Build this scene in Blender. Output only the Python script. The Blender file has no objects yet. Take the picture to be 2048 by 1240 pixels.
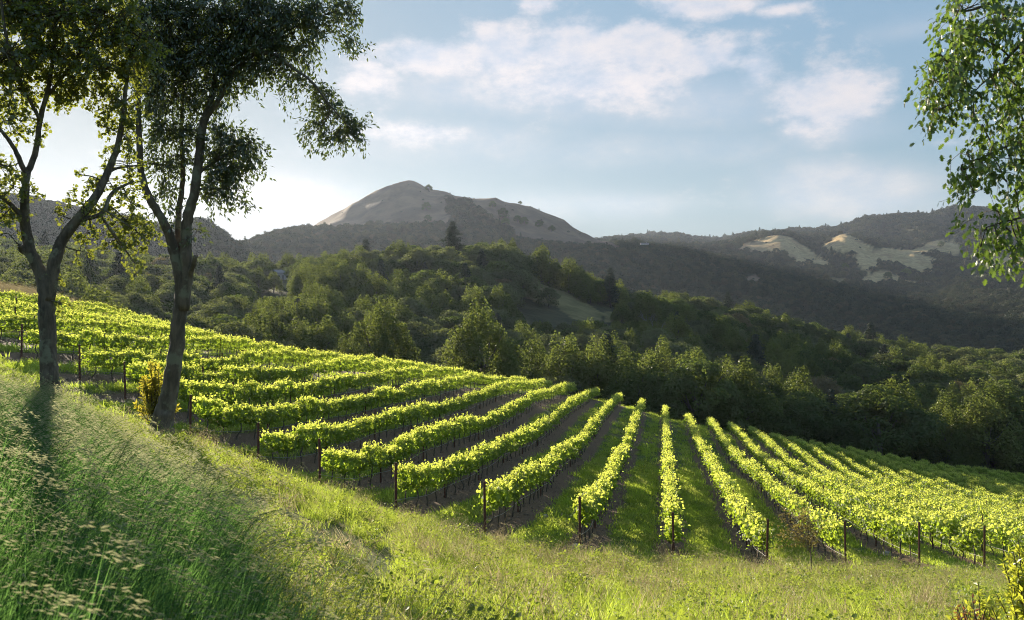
import bpy, math, random
import numpy as np
from mathutils import Vector, Matrix

# ------------------------------------------------------------------ camera, sky, sun, exposure
F = 1607.0            # focal length in photo pixels (photo is 2048 wide)
HOR = 560.0           # image row of the horizon
SC = bpy.context.scene
COL = SC.collection
cam_d = bpy.data.cameras.new('camera')
cam = bpy.data.objects.new('camera', cam_d); COL.objects.link(cam)
cam.location = (0, 0, 0); cam.rotation_euler = (math.radians(90), 0, 0)
cam_d.sensor_width = 36.0; cam_d.lens = F / 2048 * 36.0
cam_d.shift_y = -(620 - HOR) / 2048
cam_d.clip_start = 0.05; cam_d.clip_end = 20000
cam_d.dof.use_dof = True; cam_d.dof.focus_distance = 30.0; cam_d.dof.aperture_fstop = 3.5
SC.camera = cam

SUN_AZ = math.radians(-29); SUN_EL = math.radians(11)
sun_dir = Vector((math.sin(SUN_AZ) * math.cos(SUN_EL), math.cos(SUN_AZ) * math.cos(SUN_EL), math.sin(SUN_EL)))
sd = bpy.data.lights.new('sun', 'SUN'); sd.energy = 5.0; sd.angle = math.radians(0.5); sd.color = (1.0, 0.87, 0.68)
sun = bpy.data.objects.new('sun', sd); COL.objects.link(sun)
sun.rotation_euler = sun_dir.to_track_quat('Z', 'Y').to_euler()

SC.view_settings.view_transform = 'Standard'; SC.view_settings.look = 'None'
SC.view_settings.gamma = 1.0; SC.view_settings.use_curve_mapping = False
SC.view_settings.exposure = 1.4
SC.render.engine = 'CYCLES'
cy = SC.cycles
cy.max_bounces = 6; cy.diffuse_bounces = 3; cy.glossy_bounces = 2; cy.transmission_bounces = 4
cy.transparent_max_bounces = 4; cy.volume_bounces = 0
cy.filter_width = 1.0
cy.use_denoising = True; cy.denoiser = 'OPENIMAGEDENOISE'; cy.denoising_input_passes = 'RGB_ALBEDO_NORMAL'; cy.denoising_prefilter = 'NONE'; cy.sample_clamp_indirect = 4.0
cy.caustics_reflective = False; cy.caustics_refractive = False

HAZE_D = 0.000042; HAZE_G = 0.47
class NT:
    """tiny node-tree helper"""
    def __init__(s, nt): s.nt = nt; nt.nodes.clear()
    def n(s, t, **kw):
        nd = s.nt.nodes.new(t)
        for k, v in kw.items():
            if k.startswith('i_'):
                key = k[2:]
                nd.inputs[int(key) if key.isdigit() else key.replace('_', ' ')].default_value = v
            else: setattr(nd, k, v)
        return nd
    def l(s, a, b): s.nt.links.new(a, b)
    def m(s, op, a, b=None, c=None, clamp=False):
        nd = s.nt.nodes.new('ShaderNodeMath'); nd.operation = op; nd.use_clamp = clamp
        for i, v in enumerate((a, b, c)):
            if v is None: continue
            if isinstance(v, (int, float)): nd.inputs[i].default_value = v
            else: s.l(v, nd.inputs[i])
        return nd.outputs[0]
    def mix(s, f, a, b, mode='MIX'):
        nd = s.nt.nodes.new('ShaderNodeMix'); nd.data_type = 'RGBA'; nd.blend_type = mode
        for i, v in ((0, f), (6, a), (7, b)):
            if isinstance(v, (int, float)): nd.inputs[i].default_value = v
            elif isinstance(v, tuple): nd.inputs[i].default_value = (*v[:3], 1)
            else: s.l(v, nd.inputs[i])
        return nd.outputs[2]
    def noise(s, vec, scale, detail=3, rough=0.55):
        nd = s.nt.nodes.new('ShaderNodeTexNoise'); nd.inputs['Scale'].default_value = scale
        nd.inputs['Detail'].default_value = detail; nd.inputs['Roughness'].default_value = rough
        if vec is not None: s.l(vec, nd.inputs['Vector'])
        return nd.outputs['Fac']
    def ramp(s, v, lo, hi):
        nd = s.nt.nodes.new('ShaderNodeMapRange'); nd.interpolation_type = 'SMOOTHSTEP'
        s.l(v, nd.inputs[0]); nd.inputs[1].default_value = lo; nd.inputs[2].default_value = hi
        return nd.outputs[0]

SKY_STR = 0.12; SKY_K = 2.0; SKY_G = 2.75
# world: Nishita sky with drifting cumulus placed by direction
world = bpy.data.worlds.new('World'); SC.world = world; world.use_nodes = True
w = NT(world.node_tree)
sky = w.n('ShaderNodeTexSky'); sky.sky_type = 'NISHITA'; sky.sun_disc = False
sky.sun_elevation = SUN_EL; sky.sun_rotation = SUN_AZ
sky.altitude = 100; sky.air_density = 1.0; sky.dust_density = 0.6; sky.ozone_density = 2.0
tc = w.n('ShaderNodeTexCoord'); sep = w.n('ShaderNodeSeparateXYZ'); w.l(tc.outputs['Generated'], sep.inputs[0])
dx, dy, dz = sep.outputs
az = w.m('ARCTAN2', dx, dy)
el = w.m('ARCSINE', dz)
# warp so that edges billow
comb = w.n('ShaderNodeCombineXYZ'); w.l(az, comb.inputs[0]); w.l(w.m('MULTIPLY', el, 1.7), comb.inputs[1])
nb = w.noise(comb.outputs[0], 9.0, 7, 0.6)
nf = w.noise(comb.outputs[0], 26.0, 6, 0.65)
nw = w.noise(comb.outputs[0], 3.2, 4, 0.5)
def cloud_sum(blobs):
    tot = None
    for (u, v, ru, rv, a) in blobs:
        A = math.atan((u - 1024) / F); E = math.atan((HOR - v) / F * math.cos(A))
        sa = ru / F * math.cos(A) ** 2; se = rv / F * math.cos(A)
        p = w.m('MULTIPLY', w.m('SUBTRACT', az, A), 1 / sa)
        q = w.m('MULTIPLY', w.m('SUBTRACT', el, E), 1 / se)
        r = w.m('ADD', w.m('MULTIPLY', p, p), w.m('MULTIPLY', q, q))
        g = w.m('MULTIPLY', w.m('EXPONENT', w.m('MULTIPLY', r, -0.9)), a)
        tot = g if tot is None else w.m('MAXIMUM', tot, g)
    return tot
crisp = cloud_sum([(860,110,120,34,.9),(1010,100,90,48,1),(1150,95,110,52,1),(1280,95,90,52,1),(1400,115,110,40,.95),(1510,135,50,50,.8),
    (1660,195,115,58,1),(1600,245,50,30,.6),(1590,180,50,40,.7),(1400,2,110,30,1),(1075,5,50,20,.8),(1560,20,50,12,.6),(1900,285,60,16,.6),
    (840,265,100,20,.6),(740,150,60,45,.6),(1200,160,220,50,.75)])
soft = cloud_sum([(1050,170,330,70,.8),(1450,200,250,60,.6),(900,280,260,60,.55),(1700,380,190,60,1),(1250,410,160,30,.6),(1080,420,150,40,.5),
    (1680,260,150,40,.6),(1300,300,400,40,.4),(560,400,200,60,.5),(1900,430,260,40,.5),(600,160,140,80,.4),(1800,60,200,30,.4),(2300,250,300,120,.7),(-200,150,300,100,.5)])
cr = w.ramp(w.m('ADD', w.m('ADD', crisp, w.m('MULTIPLY', nb, 1.5)), w.m('MULTIPLY', nf, 0.8)), 1.28, 1.9)
so = w.ramp(w.m('ADD', soft, w.m('MULTIPLY', nw, 1.2)), 0.6, 1.5)
# cloud light: warm tops, bluish grey undersides (density falls off towards the top edge)
shade = w.ramp(w.m('ADD', w.m('MULTIPLY', nb, 1.0), w.m('MULTIPLY', nf, 0.5)), 0.55, 0.95)
ccol = w.mix(shade, (0.52, 0.57, 0.68), (0.86, 0.76, 0.74))
# sky brightness flattened in the colour itself, then mixed with a constant blue
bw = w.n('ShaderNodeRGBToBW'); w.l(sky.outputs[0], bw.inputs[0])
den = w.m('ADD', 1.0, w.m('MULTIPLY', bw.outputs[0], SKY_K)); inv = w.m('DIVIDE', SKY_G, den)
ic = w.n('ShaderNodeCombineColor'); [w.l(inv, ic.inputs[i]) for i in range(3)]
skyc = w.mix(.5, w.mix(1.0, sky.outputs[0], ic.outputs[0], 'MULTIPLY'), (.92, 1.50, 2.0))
cl = w.mix(1.0, ccol, (1 / SKY_STR * 0.44,) * 3, 'MULTIPLY')
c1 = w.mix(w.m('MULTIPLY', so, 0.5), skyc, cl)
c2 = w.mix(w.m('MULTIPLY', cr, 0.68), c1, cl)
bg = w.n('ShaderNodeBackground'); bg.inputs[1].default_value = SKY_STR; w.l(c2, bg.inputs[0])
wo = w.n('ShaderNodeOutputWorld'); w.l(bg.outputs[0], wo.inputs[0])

# ------------------------------------------------------------------ numpy noise and helpers
rng = np.random.default_rng(7)
_T = rng.random((256, 256))
def vnoise(x, y):
    xi = np.floor(x).astype(int); yi = np.floor(y).astype(int)
    fx = x - xi; fy = y - yi; fx = fx * fx * (3 - 2 * fx); fy = fy * fy * (3 - 2 * fy)
    g = lambda a, b: _T[a & 255, b & 255]
    return (g(xi, yi) * (1 - fx) + g(xi + 1, yi) * fx) * (1 - fy) + (g(xi, yi + 1) * (1 - fx) + g(xi + 1, yi + 1) * fx) * fy
def fbm(x, y, o=4):
    s = 0; a = 1; t = 0
    for i in range(o):
        s = s + a * vnoise(x * 2 ** i + 17.3 * i, y * 2 ** i + 9.1 * i); t += a; a *= 0.5
    return s / t - 0.5
def P(u, v, y): return ((u - 1024) / F * y, y, -(v - HOR) / F * y)
def proj(x, y, z): return 1024 + F * x / y, HOR - F * z / y
def sstep(x, a, b):
    t = np.clip((x - a) / (b - a), 0, 1); return t * t * (3 - 2 * t)

# ------------------------------------------------------------------ terrain
SP = 3.3; VPX = 0.187
WID = 5.4              # the rows far up on the left stand wider apart
def row_x(k, y): return 0.41 - (SP * k if k <= 9 else SP * 9 + WID * (k - 9)) + VPX * y
def row_of(x, y):
    q = -(x - 0.41 - VPX * y) / SP
    return np.minimum(q, 9) + np.maximum(q - 9, 0) * SP / WID
ctrl = []
def cg(u, v, y): ctrl.append(P(u, v, y))                # ground seen at (u, v)
def ct(u, v, y): ctrl.append(P(u, v + 1.75 * F / y, y)) # canopy top seen at (u, v)
for a in [(1531,1138,28.8),(1690,1140,30.8),(1838,1133,32.3),(1968,1136,34),(1347,1127,29.5),(1163,1097,28),(966,1065,28),(790,1030,28.6),
          (640,972,30),(515,943,32),(380,876,33),(243,800,38.9),(160,760,40.4),(36,706,44.8)]: cg(*a)
for a in [(1219,944,44.4),(1258,892,61),(1267,844,77),(1283,799,113),(1457,964,44.8),(1430,912,59),(1386,864,88),
          (1049,935,36),(1110,892,47),(1171,861,64),(1197,832,77),(1219,808,92),(1240,792,110),
          (848,922,32.5),(909,905,37),(979,887,44),(1044,858,54),(1110,822,70),(1153,791,88),(1188,777,108),
          (779,887,38),(848,852,43),(1022,812,67),(1066,785,79),(1131,768,104),
          (304,721,41),(370,733,44),(537,732,53),(680,716,65),(800,718,82)]: ct(*a)
for a in [(50,628,76),(150,645,77),(300,681,76),(400,697,77),(500,722,80),(640,737,86),(770,750,95),(900,771,102),(0,592,98),(100,604,97),(210,636,94),(1000,776,115),(1150,793,118),(1283,823,120),(1328,844,122),(1409,855,124),
          (1531,884,126),(1700,914,130),(1850,940,132),(2048,966,136),(0,662,56),(180,680,60),
          (1700,985,80),(1900,1020,80),(1800,1050,56),(2000,1075,56),(2048,1010,100)]: cg(*a)
ctrl += [(0,0,-1.65),(-3,4,-1.95),(-8,4,-1.1),(-8,10,-1.85),(-9.1,16,-2.86),(-9.6,22,-4.35),(0,14,-5.7),(8.9,14,-5.95),(-2.8,12,-4.4),(4,7,-3.6),
         (0,21,-7.6),(11,22,-8.4),(0,-50,12),(-60,-50,16),(60,-50,4),(-60,0,4),(60,0,-13),(-80,60,1),(90,60,-26),(-75,120,-12),(-52,120,-15),(-85,95,-2),(110,110,-42),(-16,16,-2.2)]
CP = np.array(ctrl); S0 = 50.0
def _phi(r2): return np.where(r2 > 1e-12, 0.5 * r2 * np.log(np.maximum(r2, 1e-12)), 0)
_n = len(CP); X = CP[:, :2] / S0
_K = _phi(((X[:, None] - X[None]) ** 2).sum(-1)) + np.eye(_n) * 3e-3
_Pm = np.c_[np.ones(_n), X]
_A = np.block([[_K, _Pm], [_Pm.T, np.zeros((3, 3))]])
_w = np.linalg.solve(_A, np.r_[CP[:, 2], np.zeros(3)])
def near_h(x, y):
    sh = x.shape; q = np.c_[x.ravel(), y.ravel()] / S0; out = np.empty(len(q))
    for i in range(0, len(q), 50000):
        c = q[i:i + 50000]
        out[i:i + 50000] = _phi(((c[:, None] - X[None]) ** 2).sum(-1)) @ _w[:_n] + _w[_n] + c @ _w[_n + 1:]
    return out.reshape(sh)
# far ground: for each distance the image row of the ground across the picture
FU = np.array([-900,-400,0,120,240,330,400,480,560,640,700,760,820,860,900,1000,1100,1160,1220,1280,1350,1420,1480,1560,1620,1690,1740,1800,1860,1920,1980,2048,2400,3000], float)
def tab(y, pts):
    p = np.array(pts, float); return (y, np.interp(FU, p[:, 0], p[:, 1]))
FT = [
 tab(150,[(-900,660),(0,690),(240,740),(480,790),(640,815),(820,845),(1000,865),(1160,880),(1280,893),(1420,900),(1560,912),(1740,932),(1900,950),(2048,965),(2400,985),(3000,1000)]),
 tab(200,[(-900,610),(0,640),(240,665),(480,700),(640,715),(820,740),(1000,765),(1160,790),(1280,800),(1420,820),(1560,845),(1740,865),(1900,880),(2048,890),(3000,910)]),
 tab(260,[(-900,560),(0,600),(240,620),(480,645),(640,645),(820,665),(1000,680),(1160,700),(1280,715),(1420,740),(1560,775),(1740,800),(1900,815),(2048,825),(3000,850)]),
 tab(330,[(-900,520),(0,560),(240,585),(480,603),(560,590),(640,590),(820,590),(1000,600),(1160,632),(1280,665),(1420,685),(1560,730),(1740,760),(1900,770),(2048,780),(3000,800)]),
 tab(400,[(-900,490),(0,530),(240,560),(480,570),(560,560),(640,565),(760,545),(900,535),(1000,540),(1060,562),(1160,592),(1280,630),(1420,645),(1560,680),(1740,725),(1900,745),(2048,755),(3000,770)]),
 tab(480,[(-900,470),(0,510),(240,560),(480,575),(640,585),(820,575),(1000,570),(1160,600),(1280,630),(1420,650),(1560,690),(1740,725),(1900,740),(2048,745),(3000,750)]),
 tab(640,[(-900,440),(0,480),(240,520),(480,570),(640,585),(820,585),(1000,590),(1160,610),(1280,635),(1420,665),(1560,705),(1740,730),(1900,735),(2048,725),(3000,700)]),
 tab(850,[(-900,380),(0,400),(120,420),(240,440),(330,465),(400,452),(480,510),(560,545),(640,550),(820,555),(1000,555),(1160,565),(1280,590),(1420,625),(1560,650),(1740,670),(1900,660),(2048,640),(3000,600)]),
 tab(1100,[(-900,420),(0,450),(240,480),(400,500),(480,497),(560,475),(640,478),(700,485),(820,490),(1000,500),(1160,512),(1280,525),(1420,552),(1560,580),(1740,610),(1900,600),(2048,590),(3000,560)]),
 tab(1350,[(-900,440),(0,470),(240,490),(400,500),(480,500),(560,472),(640,460),(700,455),(820,445),(860,440),(900,430),(1000,460),(1160,490),(1220,495),(1280,500),(1420,520),(1560,545),(1690,560),(1740,565),(1860,567),(2048,560),(3000,540)]),
 tab(1600,[(-900,460),(0,480),(400,500),(480,500),(560,480),(620,456),(640,446),(700,413),(760,381),(820,367),(860,383),(900,388),(1000,402),(1100,428),(1160,462),(1220,490),(1280,498),(1420,510),(1480,513),(1560,515),(1620,535),(1740,535),(1860,550),(1920,545),(2048,540),(3000,520)]),
 tab(1850,[(-900,480),(400,520),(560,500),(700,460),(820,430),(1000,440),(1160,480),(1280,494),(1420,500),(1480,490),(1540,478),(1560,476),(1620,498),(1660,480),(1690,473),(1740,495),(1800,503),(1860,515),(1920,520),(2048,510),(3000,500)]),
 tab(2150,[(-900,500),(400,520),(700,520),(1000,500),(1160,492),(1280,500),(1420,508),(1480,495),(1560,480),(1620,485),(1690,482),(1740,490),(1800,492),(1860,485),(1890,478),(1920,488),(2048,490),(3000,490)]),
 tab(2800,[(-900,520),(400,530),(1000,520),(1160,495),(1230,482),(1280,478),(1330,475),(1420,490),(1480,480),(1560,470),(1620,468),(1690,460),(1740,443),(1780,436),(1830,442),(1880,430),(1920,423),(1980,430),(2048,436),(2400,440),(3000,460)]),
 tab(3600,[(-900,530),(1000,530),(1280,478),(1420,486),(1480,478),(1560,474),(1740,470),(2048,460),(3000,470)]),
 tab(5200,[(-900,548),(3000,545)]),
]
FY = np.log(np.array([r[0] for r in FT])); FV = np.array([r[1] for r in FT])
def _crom(xk, yk, xq):
    """monotone cubic (pchip-like) along axis 0 of yk"""
    h = np.diff(xk); d = np.diff(yk, axis=0) / h[:, None]
    m = np.zeros_like(yk)
    same = d[:-1] * d[1:] > 0
    w1 = (2 * h[1:] + h[:-1])[:, None]; w2 = (h[1:] + 2 * h[:-1])[:, None]
    with np.errstate(divide='ignore', invalid='ignore'):
        hm = (w1 + w2) / (w1 / d[:-1] + w2 / d[1:])
    m[1:-1] = np.where(same, hm, 0); m[0] = d[0]; m[-1] = d[-1]
    i = np.clip(np.searchsorted(xk, xq) - 1, 0, len(xk) - 2)
    t = (xq - xk[i]) / h[i]; t = np.clip(t, 0, 1)
    return i, t, m, h
_ui = np.linspace(-900, 3000, 1301)
_FVu = np.zeros((len(FY), len(_ui)))
_i, _t, _m, _h = _crom(FU, FV.T, _ui)
for r in range(len(FY)):
    y0 = FV[r, _i]; y1 = FV[r, _i + 1]; m0 = _m[_i, r] * _h[_i]; m1 = _m[_i + 1, r] * _h[_i]
    _FVu[r] = (2*_t**3 - 3*_t**2 + 1) * y0 + (_t**3 - 2*_t**2 + _t) * m0 + (-2*_t**3 + 3*_t**2) * y1 + (_t**3 - _t**2) * m1
_yi = np.linspace(FY[0], FY[-1], 700)
_i, _t, _m, _h = _crom(FY, _FVu, _yi)
_a = lambda q: q[:, None]
_FG = (_a(2*_t**3 - 3*_t**2 + 1) * _FVu[_i] + _a((_t**3 - 2*_t**2 + _t) * _h[_i]) * _m[_i]
       + _a(-2*_t**3 + 3*_t**2) * _FVu[_i + 1] + _a((_t**3 - _t**2) * _h[_i]) * _m[_i + 1])
def far_h(x, y):
    yy = np.maximum(y, 150.0); u = 1024 + F * x / yy
    a = np.clip((u + 900) / 3.0, 0, 1299.999); b = np.clip((np.log(yy) - FY[0]) / (FY[-1] - FY[0]) * 699, 0, 698.999)
    ai = a.astype(int); bi = b.astype(int); fa = a - ai; fb = b - bi
    v = (_FG[bi, ai] * (1 - fa) + _FG[bi, ai + 1] * fa) * (1 - fb) + (_FG[bi + 1, ai] * (1 - fa) + _FG[bi + 1, ai + 1] * fa) * fb
    z = -(v - HOR) / F * yy
    amp = np.interp(yy, [150, 400, 1000, 3000], [0.8, 3.0, 14.0, 34.0])
    s = np.interp(yy, [150, 400, 1000, 3000], [50, 90, 210, 420.0])
    rid = fbm(x / 230 + 3, yy / 300 + 8, 4)
    # sawtooth ridges added to the right hills so they catch dappled sunlight
    ph = x / 150 + yy / 420 + 1.2 * fbm(x / 260, yy / 260, 2); saw = np.abs((ph % 1) - .72); saw = np.where((ph % 1) < .72, (ph % 1) / .72, (1 - ph % 1) / .28)
    z = z + 20 * (sstep(saw, 0, 1) * .5 + saw * .5 - .5) * sstep(x, 420, 560) * sstep(yy, 1450, 1650) * (1 - sstep(yy, 2300, 2600))
    return z + amp * fbm(x / 90, yy / 90, 3) * 0.8 + amp * (0.18 - np.abs(rid) * 2) * (0.9 + .9 * sstep(x, 200, 600)) * sstep(yy, 600, 900) + amp * .6 * (0.15 - np.abs(fbm(x / 70 + 9, yy / 110, 3)) * 2) * sstep(yy, 900, 1300)
def H(x, y):
    x = np.asarray(x, float); y = np.asarray(y, float); x, y = np.broadcast_arrays(x, y)
    bl = sstep(y, 132, 150)
    hn = near_h(x, np.minimum(y, 150)); hf = far_h(x, y)
    micro = 0.10 * fbm(x / 2.2, y / 2.2, 3) + 0.03 * fbm(x * 2.1, y * 2.1, 2)
    return hn * (1 - bl) + hf * bl + micro
def H1(x, y): return float(H(np.array([x]), np.array([y]))[0])

# ------------------------------------------------------------------ mesh helpers
def mk(name, V, polys, mats=(), midx=None, smooth=False, parent=None, link=True):
    """polys: list of (m,k) int arrays, each of constant polygon size k"""
    me = bpy.data.meshes.new(name)
    V = np.asarray(V, np.float32); polys = [np.asarray(p, np.int32) for p in polys if len(p)]
    me.vertices.add(len(V)); me.vertices.foreach_set('co', V.ravel())
    if polys:
        tot = sum(p.size for p in polys); nf = sum(len(p) for p in polys)
        me.loops.add(tot); me.loops.foreach_set('vertex_index', np.concatenate([p.ravel() for p in polys]))
        starts = []; s = 0
        for p in polys:
            starts.append(s + np.arange(len(p)) * p.shape[1]); s += p.size
        me.polygons.add(nf); me.polygons.foreach_set('loop_start', np.concatenate(starts).astype(np.int32))
        if midx is not None: me.polygons.foreach_set('material_index', np.asarray(midx, np.int32))
        if smooth is True: me.polygons.foreach_set('use_smooth', np.ones(nf, bool))
        elif smooth is not False: me.polygons.foreach_set('use_smooth', np.asarray(smooth, bool))
    for m_ in mats: me.materials.append(m_)
    me.update(calc_edges=True); me.validate()
    o = bpy.data.objects.new(name, me)
    if link: COL.objects.link(o)
    if parent is not None: o.parent = parent
    return o
class G:
    """geometry accumulator"""
    def __init__(s): s.V = []; s.P = []; s.M = []; s.S = []; s.n = 0
    def add(s, V, polys, mat=0, smooth=False):
        V = np.asarray(V, float).reshape(-1, 3)
        for p in polys:
            p = np.asarray(p)
            if len(p): s.P.append(p + s.n); s.M.append(np.full(len(p), mat)); s.S.append(np.full(len(p), smooth))
        s.V.append(V); s.n += len(V)
    def build(s, name, mats, parent=None, link=True):
        if not s.V: return mk(name, np.zeros((0, 3)), [], mats, parent=parent, link=link)
        # polygons grouped in order
        return mk(name, np.concatenate(s.V), s.P, mats, np.concatenate(s.M), np.concatenate(s.S), parent, link)
def tube(g, pts, rad, n=8, mat=0, rough=0.0, r=None, cap=True):
    pts = np.asarray(pts, float); rad = np.asarray(rad, float); m = len(pts)
    d = np.gradient(pts, axis=0); d /= np.linalg.norm(d, axis=1)[:, None] + 1e-9
    up = np.array([0.0, 0, 1]) if abs(d[0, 2]) < 0.9 else np.array([1.0, 0, 0])
    a = np.cross(d[0], up); a /= np.linalg.norm(a)
    th = np.arange(n) / n * 2 * math.pi; V = []
    for i in range(m):
        a = a - d[i] * a.dot(d[i]); a /= np.linalg.norm(a) + 1e-9; b = np.cross(d[i], a)
        rr = rad[i] * (1 + (rough * (r.random(n) - .5) if rough and r is not None else 0))
        V.append(pts[i] + (np.cos(th) * rr)[:, None] * a + (np.sin(th) * rr)[:, None] * b)
    V = np.concatenate(V); i = np.arange((m - 1) * n); c = i % n; q = i - c
    quads = np.c_[i, q + (c + 1) % n, q + n + (c + 1) % n, i + n]
    g.add(V, [quads] + ([np.array([np.arange(n)[::-1]]), np.array([np.arange(n) + (m - 1) * n])] if cap else []), mat, True)
def catmull(p, k=5):
    p = np.asarray(p, float); q = np.vstack([2 * p[0] - p[1], p, 2 * p[-1] - p[-2]]); out = []
    for i in range(1, len(q) - 2):
        for t in np.arange(k) / k:
            out.append(0.5 * (2*q[i] + (q[i+1]-q[i-1])*t + (2*q[i-1]-5*q[i]+4*q[i+1]-q[i+2])*t*t + (3*q[i]-q[i-1]-3*q[i+1]+q[i+2])*t**3))
    out.append(p[-1]); return np.array(out)
def unit(v): return v / (np.linalg.norm(v, axis=-1, keepdims=True) + 1e-9)
def rdir(r, n): return unit(r.normal(size=(n, 3)))
def leaves(g, tv, tf, pos, ax, nrm, size, mat=0):
    """tv (k,3) leaf template along +x with normal +z, tf faces; vectorised placement"""
    ax = unit(ax); b = unit(np.cross(nrm, ax)); c = np.cross(ax, b); n = len(pos); k = len(tv)
    size = np.broadcast_to(np.asarray(size, float), (n,))[:, None, None]
    V = pos[:, None] + size * (tv[None, :, :1] * ax[:, None] + tv[None, :, 1:2] * b[:, None] + tv[None, :, 2:] * c[:, None])
    fs = [(np.asarray(f)[None] + (np.arange(n) * k)[:, None, None]).reshape(-1, np.asarray(f).shape[1]) for f in tf]
    g.add(V.reshape(-1, 3), fs, mat, False)
L_SEED = (np.array([[0,0,0],[.4,-.09,.05],[1,0,-.06],[.4,.09,.05]], float), [[[0,1,2],[0,2,3]]])
L_QUAD = (np.array([[0,0,0],[.5,-.32,.1],[1,0,0],[.5,.32,.1]], float), [[[0,1,2,3]]])
L_VINE = (np.array([[0,0,0],[.18,-.5,.06],[.7,-.42,-.03],[1,0,-.1],[.7,.42,-.03],[.18,.5,.06]], float), [[[0,1,2,3],[0,3,4,5]]])
L_LONG = (np.array([[0,0,0],[.4,-.22,.05],[1,0,-.06],[.4,.22,.05]], float), [[[0,1,2],[0,2,3]]])
_ol = [(0,.0),(.12,.07),(.2,.24),(.3,.12),(.38,.34),(.5,.14),(.62,.40),(.7,.14),(.82,.22),(1,0)]
L_OAK = (np.array([[x, -y, .12*y + .05*math.sin(3*x)] for x, y in _ol] + [[x, y, .12*y + .05*math.sin(3*x)] for x, y in _ol[1:-1]] ,float), None)
_nl = len(_ol)
# each lobe as a small polygon fanned from the midrib
_mid = [(.05,0),(.25,0),(.42,0),(.66,0),(.9,0)]
L_OAK = (np.vstack([L_OAK[0], [[x, 0, .05*math.sin(3*x)] for x, _ in _mid]]),
    [[[0,1,18],[9,22,8],[0,18,10],[9,17,22]],
     [[1,2,3,19],[3,4,5,20],[5,6,7,21]] + [[19,12,11,10],[20,14,13,12],[21,16,15,14]],
     [[18,1,19,19][:3],[18,19,10],[19,3,20],[19,20,12],[20,5,21],[20,21,14],[21,7,22],[21,22,16],[7,8,22],[22,17,16]]])
def tag(o, label=None, cat=None, group=None, kind=None):
    if label: o['label'] = label
    if cat: o['category'] = cat
    if group: o['group'] = group
    if kind: o['kind'] = kind
    return o
def empty(name, loc, label, cat, group=None):
    o = bpy.data.objects.new(name, None); COL.objects.link(o); o.location = loc
    o.empty_display_size = 0.3
    return tag(o, label, cat, group)
def copy_tree(o, parent=None):
    c = o.copy(); COL.objects.link(c); c.parent = parent
    for ch in list(o.children): copy_tree(ch, c)
    return c

# ------------------------------------------------------------------ materials
def new_mat(name):
    m = bpy.data.materials.new(name); m.use_nodes = True; return m, NT(m.node_tree)
def leaf_mat(name, c1, c2, tr, tfac=0.4, gloss=0.06, nscale=0.8, rough=0.45, hue=0.25, c3=None, patch=None):
    m, t = new_mat(name)
    oi = t.n('ShaderNodeObjectInfo'); ge = t.n('ShaderNodeNewGeometry'); tc = t.n('ShaderNodeTexCoord')
    nz = t.noise(tc.outputs['Object'], nscale, 3)
    f = t.m('ADD', t.m('MULTIPLY', t.ramp(nz, .3, .7), .55), t.m('MULTIPLY', ge.outputs['Random Per Island'], .45))
    col = t.mix(f, c1, c2)
    if c3: col = t.mix(t.m('MULTIPLY', t.ramp(oi.outputs['Random'], .3, 1), hue * 2), col, c3)
    br = t.m('ADD', 1 - hue, t.m('MULTIPLY', oi.outputs['Random'], 2 * hue))
    dryf = None
    if patch:
        pn = t.noise(ge.outputs['Position'], patch[0], 4, .6); dryf = t.m('MULTIPLY', t.ramp(pn, .42, .66), patch[2])
        dryf = t.m('MULTIPLY', dryf, t.ramp(t.m('ADD', oi.outputs['Random'], pn), .5, 1.1))
        col = t.mix(dryf, col, patch[1])
    cb = t.n('ShaderNodeCombineColor'); [t.l(br, cb.inputs[i]) for i in range(3)]
    col = t.mix(1.0, col, cb.outputs[0], 'MULTIPLY')
    trb = t.mix(f, tuple(x * .8 for x in tr), tr)
    if dryf is not None: trb = t.mix(dryf, trb, tuple(min(1, x * 1.8) for x in patch[1]))
    trc = t.mix(1.0, trb, cb.outputs[0], 'MULTIPLY')
    d = t.n('ShaderNodeBsdfDiffuse'); t.l(col, d.inputs[0])
    tl = t.n('ShaderNodeBsdfTranslucent'); t.l(trc, tl.inputs[0])
    gl = t.n('ShaderNodeBsdfGlossy'); gl.inputs['Roughness'].default_value = rough; gl.inputs[0].default_value = (1, 1, 1, 1)
    m1 = t.n('ShaderNodeMixShader'); m1.inputs[0].default_value = tfac; t.l(d.outputs[0], m1.inputs[1]); t.l(tl.outputs[0], m1.inputs[2])
    m2 = t.n('ShaderNodeMixShader'); m2.inputs[0].default_value = gloss; t.l(m1.outputs[0], m2.inputs[1]); t.l(gl.outputs[0], m2.inputs[2])
    o = t.n('ShaderNodeOutputMaterial'); t.l(m2.outputs[0], o.inputs[0]); return m
def bark_mat(name, a, b, scale=6.0, bump=0.6, lichen=None):
    m, t = new_mat(name); tc = t.n('ShaderNodeTexCoord')
    mp = t.n('ShaderNodeMapping'); mp.inputs['Scale'].default_value = (1, 1, .28); t.l(tc.outputs['Object'], mp.inputs[0])
    n1 = t.noise(mp.outputs[0], scale, 6, .65); n2 = t.noise(tc.outputs['Object'], scale * .5, 4)
    col = t.mix(t.ramp(n1, .35, .65), a, b)
    if lichen: col = t.mix(t.m('MULTIPLY', t.ramp(n2, .52, .62), .7), col, lichen)
    p = t.n('ShaderNodeBsdfPrincipled'); t.l(col, p.inputs['Base Color']); p.inputs['Roughness'].default_value = .9
    bp = t.n('ShaderNodeBump'); bp.inputs['Strength'].default_value = bump; bp.inputs['Distance'].default_value = .05; t.l(n1, bp.inputs['Height']); t.l(bp.outputs[0], p.inputs['Normal'])
    o = t.n('ShaderNodeOutputMaterial'); t.l(p.outputs[0], o.inputs[0]); return m
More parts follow.
